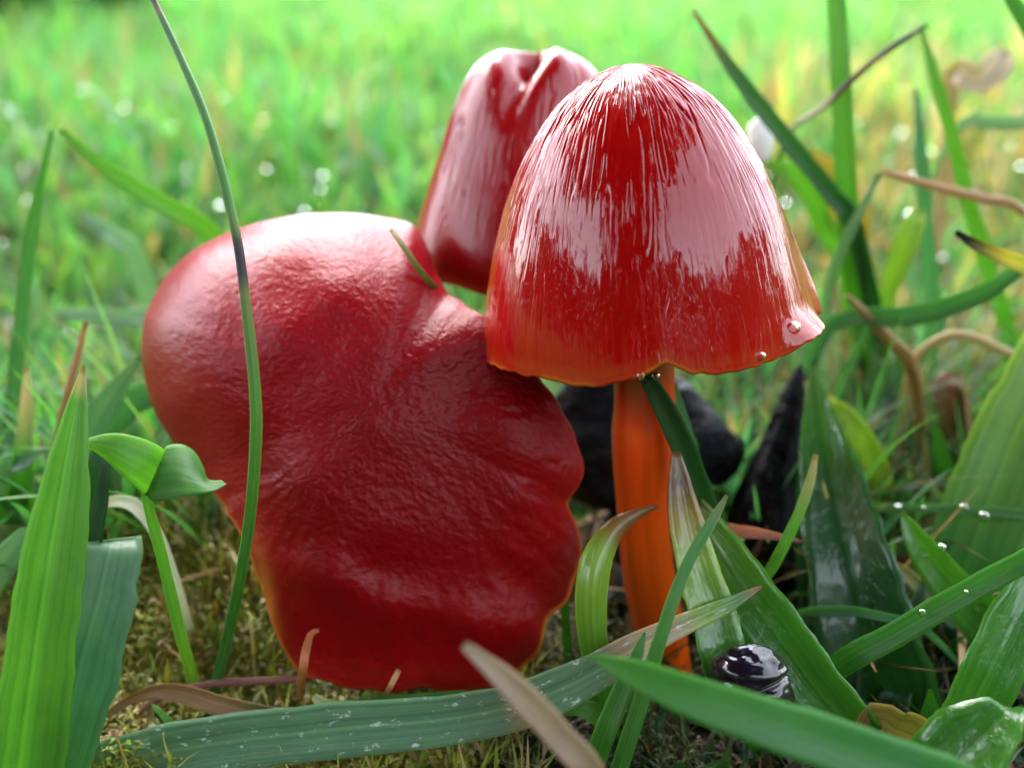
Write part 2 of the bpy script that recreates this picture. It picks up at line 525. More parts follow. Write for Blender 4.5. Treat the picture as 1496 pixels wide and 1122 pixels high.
def gills(parent, base, B, a, e1, e2, rim_r, stipe_r, up, rimfun, n=64):
    """underside with radial gill plates"""
    nu, nv = n * 6, 14
    th = np.linspace(0, 2 * math.pi, nu, endpoint=False)
    V = []
    for j in range(nv):
        t = j / (nv - 1)
        rr = (rim_r * 0.95) * (1 - t) + stipe_r * t
        saw = np.abs(((th * n / (2 * math.pi)) % 1) - 0.5) * 2
        z = up * (t ** 0.8) + 0.05 - 0.16 * saw * math.sin(math.pi * min(1, t + 0.08)) + rimfun(th) * (1 - t) ** 3
        V.append(B + a * z[:, None] + rr * (np.cos(th)[:, None] * e1 + np.sin(th)[:, None] * e2))
    return mk("gills", np.concatenate(V), gridfaces(nu, nv, True), M['gill'], parent, base)

def bell_cap(parent, base, A, B, prof, nu, nv, mat, rim, disp, colf, rflare=None, thick=0.042, back=0.35, extra=None):
    """bell-shaped cap: A apex, B centre of the rim, prof (height fraction, radius cm)"""
    a, e1, e2, L = frame_from(A - B)
    pr = resample([(r, h * L) for h, r in prof], nv)                 # from apex to rim
    th = np.linspace(0, 2 * math.pi, nu, endpoint=False)
    # rim lip and inner face
    lip = []
    r0, z0 = pr[-1]
    for k in np.linspace(0, math.pi, 7)[1:]:
        lip.append((r0 - thick / 2 + thick / 2 * math.cos(k), z0 - thick / 2 * math.sin(k)))
    inner = [(r0 - thick - 0.08 * q, z0 + back * q) for q in (0.33, 0.66, 1.0)]
    rows = np.concatenate([pr, np.array(lip + inner)])
    TH, I = np.meshgrid(th, np.arange(len(rows)))
    s = np.clip(I / (nv - 1), 0, 1)
    R = rows[:, 0][:, None] * np.ones_like(TH); Z = rows[:, 1][:, None] * np.ones_like(TH)
    if rflare is not None:
        R = R * (1 + rflare(TH) * smooth(0.55, 1.0, s))
    Z = Z + rim(TH) * smooth(0.72, 1.0, s) ** 1.5
    # normal of the profile
    dr = np.gradient(rows[:, 0]); dz = np.gradient(rows[:, 1])
    nl = np.hypot(dr, dz) + 1e-9
    nr, nz = (-dz / nl)[:, None], (dr / nl)[:, None]
    D = disp(TH, s) * (I < nv)
    R = R + nr * D; Z = Z + nz * D
    R[0] = 0.0
    if extra is not None:
        R, Z = extra(TH, s, R, Z)
    V = B + a * Z[..., None] + R[..., None] * (np.cos(TH)[..., None] * e1 + np.sin(TH)[..., None] * e2)
    UV = np.stack([TH / (2 * math.pi), np.clip(I / (nv - 1), 0, 1.1)], -1)
    o = mk("cap", V.reshape(-1, 3), gridfaces(nu, len(rows), True), mat, parent, base, UV.reshape(-1, 2), colf(TH, s).reshape(-1, 3))
    return o, (a, e1, e2, L)

TAU = 2 * math.pi
def lerp3(stops, s):
    return np.stack([np.interp(s, [p for p, _ in stops], [c[k] for _, c in stops]) for k in range(3)], -1)

def front_mushroom():
    base = PD(976, 1005, GD(976, 1005) + 0.1)
    rt = root("mushroom", base, "glossy wet scarlet bell-capped mushroom on a bare orange stem", "mushroom", "red waxcap mushrooms")
    A, B = PD(918, 93, 7.40), PD(940, 487, 8.05)
    prof = [(1.0, 0.0), (0.99, 0.16), (0.95, 0.38), (0.86, 0.66), (0.73, 0.90), (0.58, 1.10), (0.43, 1.235), (0.27, 1.335), (0.12, 1.405), (0.0, 1.445)]
    def rim(th):
        return (0.02 * np.sin(3 * th + 1.0) + 0.016 * np.sin(7 * th + 0.3) + 0.010 * vnoise(th / TAU * 23, th * 0, 33, 23) + 0.011 * vnoise(th / TAU * 130, th * 0, 34, 130)
                + 0.012 * vnoise(th / TAU * 60, th * 0, 31, 60)
                + 0.10 * np.exp(-((np.angle(np.exp(1j * (th - 4.68))) / 0.13) ** 2))            # small notch over the stem
                + 0.10 * np.exp(-((np.angle(np.exp(1j * (th - 6.10))) / 0.35) ** 2))            # right side lifts
                - 0.05 * np.exp(-((np.angle(np.exp(1j * (th - 4.25))) / 0.35) ** 2)))
    def flare(th):
        return 0.02 * np.exp(-((np.angle(np.exp(1j * (th - 6.15))) / 0.2) ** 2)) + 0.05 * np.exp(-np.abs(np.angle(np.exp(1j * (th - 6.13)))) / 0.06) + 0.012 * np.sin(2 * th + 0.5) + 0.006 * np.sin(9 * th) \
            + 0.02 * np.exp(-((np.angle(np.exp(1j * (th - 3.2))) / 0.2) ** 2))
    def disp(th, s):
        u = th / TAU
        wob = 0.8 * vnoise(u * 12, s * 4, 6, 12)
        f1 = vnoise(u * 170 + wob, s * 5.0, 1, 170)
        f2 = vnoise(u * 340 + wob, s * 16.0, 2, 340)
        f3 = vnoise(u * 90, s * 34.0, 4, 90)
        top = 1.0 - smooth(0.25, 0.85, s)
        a = 0.0010 + 0.0050 * top ** 1.2 + 0.0035 * smooth(0.38, 0.1, s)
        a = a * smooth(0.0, 0.06, s)
        big = 0.018 * vnoise(u * 9, s * 3, 8, 9) * smooth(0.05, 0.2, s)
        msk = smooth(-0.35, 0.25, vnoise(u * 40, s * 9.0, 7, 40))
        groove = smooth(0.22, 0.0, np.abs(f1)) * msk
        return a * (-1.6 * groove + 0.55 * f2 * top + 0.45 * f3 * top) + big
    def colf(th, s):
        c = lerp3([(0.0, (0.38, 0.014, 0.004)), (0.10, (0.34, 0.001, 0.001)), (0.7, (0.38, 0.0008, 0.0006)), (0.95, (0.44, 0.0016, 0.0006)), (0.99, (0.46, 0.03, 0.004)), (1.0, (0.60, 0.13, 0.012))], s)
        u = th / TAU
        side = np.exp(-((np.angle(np.exp(1j * (th - 5.9))) / 0.35) ** 2)) * smooth(0.5, 0.85, s)     # yellowish streak on the right
        side = side + 0.7 * np.exp(-((np.angle(np.exp(1j * (th - 3.25))) / 0.2) ** 2)) * smooth(0.35, 0.6, s)
        k = np.clip(side * (0.55 + 0.45 * vnoise(u * 80, s * 3, 15, 80)), 0, 1)[..., None] * 0.5
        c = c * (1 - k) + np.array([0.60, 0.17, 0.02]) * k
        e = (smooth(0.975, 0.99, s) * smooth(0.3, -0.3, vnoise(u * 37, s * 0, 16, 37)) * 0.8)[..., None]
        return c * (1 - e) + np.array([0.46, 0.006, 0.002]) * e
    def upturn(th, s, R, Z):        # the rim turns up and out on the right
        g = np.exp(-((np.angle(np.exp(1j * (th - 5.72))) / 0.26) ** 4))
        k = g * smooth(0.36, -0.02, Z) ** 1.6 * smooth(0.5, 0.8, s)
        return R + 0.13 * k, Z + 0.05 * k
    o, (a, e1, e2, L) = bell_cap(rt, base, A, B, prof, 1000, 260, M['cap_wet'], rim, disp, colf, flare, extra=upturn)
    gills(rt, base, B, a, e1, e2, 1.40, 0.28, 1.0, rim)
    top = B + a * 1.1
    pts = [base, PD(967, 930, 9.05), PD(950, 850, 8.7), PD(938, 740, 8.42), PD(938, 640, 8.2), PD(941, 565, 8.12), top]
    stipe_mesh("stem", pts, [0.27, 0.26, 0.255, 0.24, 0.28, 0.275, 0.26], rt, base,
               [(0, (0.80, 0.11, 0.002)), (0.35, (0.85, 0.10, 0.002)), (0.6, (0.85, 0.065, 0.002)), (0.72, (0.78, 0.022, 0.002)), (1, (0.6, 0.006, 0.002))])
    return o
FRONT = front_mushroom()

def left_mushroom():
    """big cap tipped towards the camera: a star-shaped dome built from its outline"""
    ol = [(600, 326), (560, 318), (480, 312), (400, 321), (340, 338), (280, 368), (240, 408), (213, 460), (208, 522), (222, 590), (250, 640),
          (290, 690), (330, 740), (358, 790), (382, 850), (398, 910), (416, 958), (440, 986), (500, 1003), (560, 1010), (620, 1006), (690, 1010),
          (745, 992), (782, 955), (800, 905), (828, 872), (846, 832), (850, 785), (838, 752), (822, 736), (846, 712), (851, 690), (844, 650),
          (820, 600), (790, 556), (758, 508), (722, 472), (690, 452), (652, 428), (634, 396), (624, 360), (612, 336)]
    c0 = np.array([548.0, 590.0])
    q = np.array(ol, float) - c0
    ang = np.arctan2(-q[:, 1], q[:, 0]); rad = np.hypot(q[:, 0], q[:, 1])
    od = np.argsort(ang); ang, rad = ang[od], rad[od]
    nu, nv = 900, 230
    th = np.linspace(-math.pi, math.pi, nu, endpoint=False)
    R = np.interp(th, np.concatenate([ang - TAU, ang, ang + TAU]), np.tile(rad, 3))
    k = np.hanning(17); k /= k.sum()
    R = np.convolve(np.concatenate([R[-8:], R, R[:8]]), k, 'valid')
    limb = smooth(-0.2, 0.55, np.cos(th - math.radians(132)))                 # 1 towards the upper left: the dome rolls away
    ragged = 1 - limb
    R = R * (1 + ragged * (0.004 * np.sin(37 * th) + 0.006 * vnoise((th + math.pi) / TAU * 70, th * 0, 14, 70)))
    rho = np.concatenate([np.linspace(0, 1, nv) ** 0.9, [1.004, 1.003, 0.998, 0.97, 0.90, 0.75, 0.45]])
    TH, RHO = np.meshgrid(th, rho)
    IDX = np.arange(len(rho))[:, None] * np.ones_like(TH)
    LB = np.broadcast_to(limb, TH.shape)
    dl = smooth(-0.3, 1.0, np.cos(th - math.radians(100)))
    Delta = 1.75 * limb + (1 - limb) * (0.95 + 0.35 * np.cos(th + math.radians(90)))
    rc = np.clip(RHO, 0, 1)
    kk = 0.985 * LB + 0.62 * (1 - LB)
    g = (1 - np.sqrt(np.clip(1 - kk * rc ** 2.1, 0, 1)))
    depth = 7.55 + np.broadcast_to(Delta, TH.shape) * g
    # pixel position of each vertex
    ease = RHO
    PX = c0[0] + np.cos(TH) * R[None] * ease
    PY = c0[1] - np.sin(TH) * R[None] * ease
    def gau(x, y, sx, sy, rot=0.0):
        dx, dy = PX - x, PY - y
        cx = dx * math.cos(rot) + dy * math.sin(rot); cy = -dx * math.sin(rot) + dy * math.cos(rot)
        return np.exp(-(cx / sx) ** 2 - (cy / sy) ** 2)
    depth += 0.10 * gau(655, 580, 75, 300, 0.05)                    # long hollow down the middle
    depth -= 0.08 * gau(760, 640, 70, 150, -0.2)
    depth -= 0.07 * gau(600, 885, 260, 30, 0.30)                    # ridge above the lower lip
    depth += 0.07 * gau(560, 955, 230, 40, 0.15)
    depth -= 0.07 * gau(440, 720, 70, 90)
    depth -= 0.10 * gau(330, 560, 80, 120)
    depth += 0.05 * gau(420, 600, 60, 160, 0.2)
    depth -= 0.05 * gau(640, 400, 70, 60)
    u = (TH + math.pi) / TAU
    wr = vnoise(u * 150 + 1.2 * vnoise(u * 20, RHO * 6, 41, 20), RHO * 14, 42, 150)
    wr2 = vnoise(u * 220, RHO * 60, 43, 220)
    cart = vnoise(PX / 9.0 + PY / 40, PY / 6.5 - PX / 16, 44)
    front = IDX < nv
    fade = smooth(0.02, 0.15, RHO)
    fade = smooth(0.35, 0.8, RHO) * (1 - 0.6 * LB)
    cart2 = vnoise(PX / 4.6 - PY / 14, PY / 3.4 + PX / 12, 46)
    big = vnoise(PX / 24 + PY / 60, PY / 18 - PX / 40, 47)
    depth += front * fade * (0.008 * wr + 0.003 * wr2) + front * ((0.0040 * cart + 0.0032 * cart2) * (1 - 0.4 * fade) + 0.003 * big + 0.05 * vnoise(PX / 70, PY / 70, 45))
    # rim edge and underside: turn back behind the cap
    rb = np.clip((IDX - (nv - 1)) / (len(rho) - nv), 0, 1)
    back = np.array([0, .02, .05, .09, .14, .20, .32, .40])
    for j in range(len(rho) - nv):
        depth[nv + j] = depth[nv - 1] + back[j + 1] + (0.15 if j == 6 else 0)
    rays = FWD + RIGHT * ((PX - W / 2) / F)[..., None] + UP * ((H / 2 - PY) / F)[..., None]
    V = CAM + rays * depth[..., None]
    col3 = lerp3([(0, (0.21, 0.0002, 0.003)), (0.6, (0.215, 0.0002, 0.003)), (0.9, (0.27, 0.0005, 0.003)), (0.985, (0.28, 0.012, 0.006)), (1.0, (0.60, 0.16, 0.02))], rc)
    brk = smooth(-0.1, 0.5, vnoise(u * 17, RHO * 0, 48, 17))[..., None] * 0.85 + 0.15
    plain = np.array([0.30, 0.004, 0.005])
    col3 = np.where(rc[..., None] > 0.95, plain + (col3 - plain) * brk, col3)
    deep = lerp3([(0, (0.23, 0.0005, 0.004)), (1, (0.30, 0.001, 0.007))], rc)
    colr = col3 * (1 - LB[..., None]) + deep * LB[..., None]
    orange = gau(392, 900, 12, 90, -0.15)[..., None] * 0.8
    colr = colr * (1 - orange) + np.array([0.70, 0.22, 0.03]) * orange
    UV = np.stack([(PX + 0.4 * PY) / 700, (PY - 0.35 * PX) / 700], -1)
    base = PD(610, 1000, GD(610, 1000) + 0.55)
    rt = root("mushroom", base, "large dull red mushroom with its lobed cap tipped over sideways", "mushroom", "red waxcap mushrooms")
    mk("cap", V.reshape(-1, 3), gridfaces(nu, len(rho), True)[:, ::-1], M['cap_left'], rt, base, UV.reshape(-1, 2), colr.reshape(-1, 3))
    top = PD(560, 640, 9.0)
    stipe_mesh("stem", [base, PD(600, 900, 9.6), PD(575, 760, 9.4), top], [0.34, 0.33, 0.32, 0.3], rt, base, [(0, (0.6, 0.2, 0.03)), (1, (0.6, 0.06, 0.01))])
    # gill plates behind the cap, running from the rim to the stem
    n = 84; tg = np.linspace(-math.pi, math.pi, n * 4, endpoint=False)
    Rg = np.interp(tg, th, R, period=TAU); Dg = np.interp(tg, th, depth[nv - 1], period=TAU)
    rows = []
    for t in np.linspace(0, 1, 8):
        f = 0.93 * (1 - t) + 0.12 * t
        saw = np.where(np.arange(n * 4) % 4 < 2, 0.0, 0.16) * math.sin(math.pi * min(1, t + 0.1))
        pxx, pyy = c0[0] + np.cos(tg) * Rg * f, c0[1] - np.sin(tg) * Rg * f
        dd = Dg * (1 - t) + 9.0 * t + 0.28 + saw
        rows.append(CAM + (FWD + RIGHT * ((pxx - W / 2) / F)[:, None] + UP * ((H / 2 - pyy) / F)[:, None]) * dd[:, None])
    mk("gills", np.concatenate(rows), gridfaces(n * 4, 8, True), M['gill'], rt, base)
left_mushroom()

def rear_mushroom():
    base = PD(735, 905, GD(735, 905))
    rt = root("mushroom", base, "red mushroom with a cleft conical cap behind the two others", "mushroom", "red waxcap mushrooms")
    A, B = PD(790, 78, 9.75), PD(757, 408, 10.3)
    prof = [(1.0, 0.0), (0.995, 0.28), (0.975, 0.52), (0.89, 0.74), (0.72, 0.90), (0.5, 1.03), (0.30, 1.15), (0.12, 1.23), (0.0, 1.22)]
    def rim(th):
        return 0.03 * np.sin(3 * th + 2) + 0.02 * np.sin(8 * th) - 0.06 * np.exp(-((np.angle(np.exp(1j * (th - 4.3))) / 0.5) ** 2))
    def disp(th, s):
        u = th / TAU
        f1 = vnoise(u * 110 + 0.7 * vnoise(u * 10, s * 5, 51, 10), s * 7, 52, 110)
        f2 = vnoise(u * 200, s * 20, 53, 200)
        d = (0.001 + 0.008 * np.exp(-((s - 0.5) / 0.2) ** 2)) * smooth(0, 0.12, s) * (-1.6 * smooth(0.25, 0.0, np.abs(f1)) * smooth(-0.3, 0.3, vnoise(u * 30, s * 8, 57, 30)) + 0.3 * f2) + 0.03 * vnoise(u * 7, s * 3, 54, 7)
        da = np.angle(np.exp(1j * (th - 4.42)))
        d = d - 0.36 * np.exp(-(da / (0.13 + 0.34 * (1 - smooth(0, 0.40, s)))) ** 2) * smooth(0.0, 0.10, s) * (1 - smooth(0.12, 0.52, s))   # cleft
        db = np.angle(np.exp(1j * (th - 4.95)))
        d = d + 0.07 * np.exp(-(db / 0.22) ** 2) * smooth(0.05, 0.15, s) * (1 - smooth(0.2, 0.4, s))
        return d
    def colf(th, s):
        return lerp3([(0, (0.34, 0.02, 0.01)), (0.12, (0.34, 0.002, 0.004)), (0.9, (0.32, 0.001, 0.004)), (0.97, (0.32, 0.012, 0.006)), (1, (0.5, 0.06, 0.02))], s)
    o, (a, e1, e2, L) = bell_cap(rt, base, A, B, prof, 500, 160, M['cap_rear'], rim, disp, colf)
    gills(rt, base, B, a, e1, e2, 1.17, 0.26, 0.9, rim)
    stipe_mesh("stem", [base, PD(740, 760, GD(735, 905) - 0.25), PD(748, 600, 10.6), B + a * 1.0], [0.3, 0.28, 0.27, 0.25], rt, base,
               [(0, (0.6, 0.2, 0.03)), (1, (0.6, 0.06, 0.01))])
rear_mushroom()

# ------------------------------------------------------------------ single grass blades, leaves and stalks
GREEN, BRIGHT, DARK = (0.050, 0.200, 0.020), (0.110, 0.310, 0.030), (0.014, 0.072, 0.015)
GLAUC, BLUE, LIME = (0.130, 0.260, 0.150), (0.060, 0.190, 0.095), (0.230, 0.370, 0.040)
BROWN, STRAW, YELLOW = (0.230, 0.105, 0.040), (0.460, 0.330, 0.190), (0.500, 0.380, 0.060)
PINK, BLACKISH, PALE = (0.500, 0.170, 0.140), (0.012, 0.008, 0.012), (0.620, 0.600, 0.420)

def ribbon(pts, fold=0.25, roll=0.0, thick=0.010, n=44, across=8, cut=False, jag=0.0, round_=False):
    """solid leaf along pts = [(x, y, z, width)]; returns V, faces, uv, v"""
    c = resample(np.asarray(pts, float), n)
    P, w = c[:, :3], np.clip(c[:, 3], 0.004, None)
    tn = np.gradient(P, axis=0); tn /= np.linalg.norm(tn, axis=1)[:, None]
    view = P - CAM; view /= np.linalg.norm(view, axis=1)[:, None]
    s = np.cross(tn, view); s /= np.linalg.norm(s, axis=1)[:, None]
    nr = np.cross(s, tn)
    flip = np.sign((nr * -view).sum(1))[:, None]; nr = nr * flip
    rl = np.linspace(roll[0], roll[1], n) if isinstance(roll, tuple) else np.full(n, roll)
    cr, sr = np.cos(rl)[:, None], np.sin(rl)[:, None]
    s, nr = s * cr + nr * sr, nr * cr - s * sr
    rows, uv = [], []
    m = across
    sd = int(abs(P[0].sum()) * 1000) % 400 + 200
    tt = np.linspace(0, 1, n)
    el_, er_ = (1 + 0.045 * vnoise(tt * 17, tt * 0 + k_, sd) + 0.03 * vnoise(tt * 43, tt * 0 + k_, sd + 1) for k_ in (0, 5))     # uneven margins
    wv = 0.05 * vnoise(tt * 5, tt * 0, sd + 2) + 0.02 * vnoise(tt * 14, tt * 0, sd + 3)
    for i in range(n):
        if round_:
            a = np.linspace(0, TAU, 2 * m, endpoint=False)
            u = np.cos(a); lift = np.sin(a) * 0.42 * w[i]
        else:
            u = np.concatenate([np.linspace(-1, 1, m), np.linspace(1, -1, m)])
            shape = fold * (np.abs(u) ** 1.3) * w[i] / 2
            tk = thick / 2 * (0.35 + 0.65 * (1 - u * u))
            lift = shape + np.where(np.arange(2 * m) < m, 1, -1) * tk
        adv = 0.0
        if cut and i == n - 1:
            adv = jag * np.sin(u * 7.0 + 1.0) * w[i]
        if not round_:
            lift = lift + wv[i] * w[i]
        rows.append(P[i] + s[i] * (u * w[i] / 2 * np.where(u < 0, el_[i], er_[i]))[:, None] + nr[i] * lift[:, None] + tn[i] * np.broadcast_to(adv, u.shape)[:, None])
        uv.append(np.stack([(u + 1) / 2, np.full(2 * m, i / (n - 1))], -1))
    V = np.concatenate(rows); UV = np.concatenate(uv)
    f = gridfaces(2 * m, n, True).tolist()
    f.append(list(range(2 * m))); f.append([(n - 1) * 2 * m + k for k in range(2 * m)][::-1])
    return V, f, UV

def px_points(pts, widths):
    out = []
    for (px, py, d), w in zip(pts, widths):
        if d == 'g': d = GD(px, py) + 0.02
        p = PD(px, py, d)
        out.append((*p, w * d / F))
    return out

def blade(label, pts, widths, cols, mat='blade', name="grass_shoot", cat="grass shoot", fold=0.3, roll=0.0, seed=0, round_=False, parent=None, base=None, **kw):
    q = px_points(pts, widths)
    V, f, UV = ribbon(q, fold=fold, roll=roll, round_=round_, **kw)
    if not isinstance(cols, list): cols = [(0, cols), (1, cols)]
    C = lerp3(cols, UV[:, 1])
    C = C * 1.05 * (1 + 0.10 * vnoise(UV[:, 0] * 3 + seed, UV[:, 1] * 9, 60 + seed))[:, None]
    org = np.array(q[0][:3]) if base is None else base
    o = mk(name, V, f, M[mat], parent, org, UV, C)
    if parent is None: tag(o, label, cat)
    return o

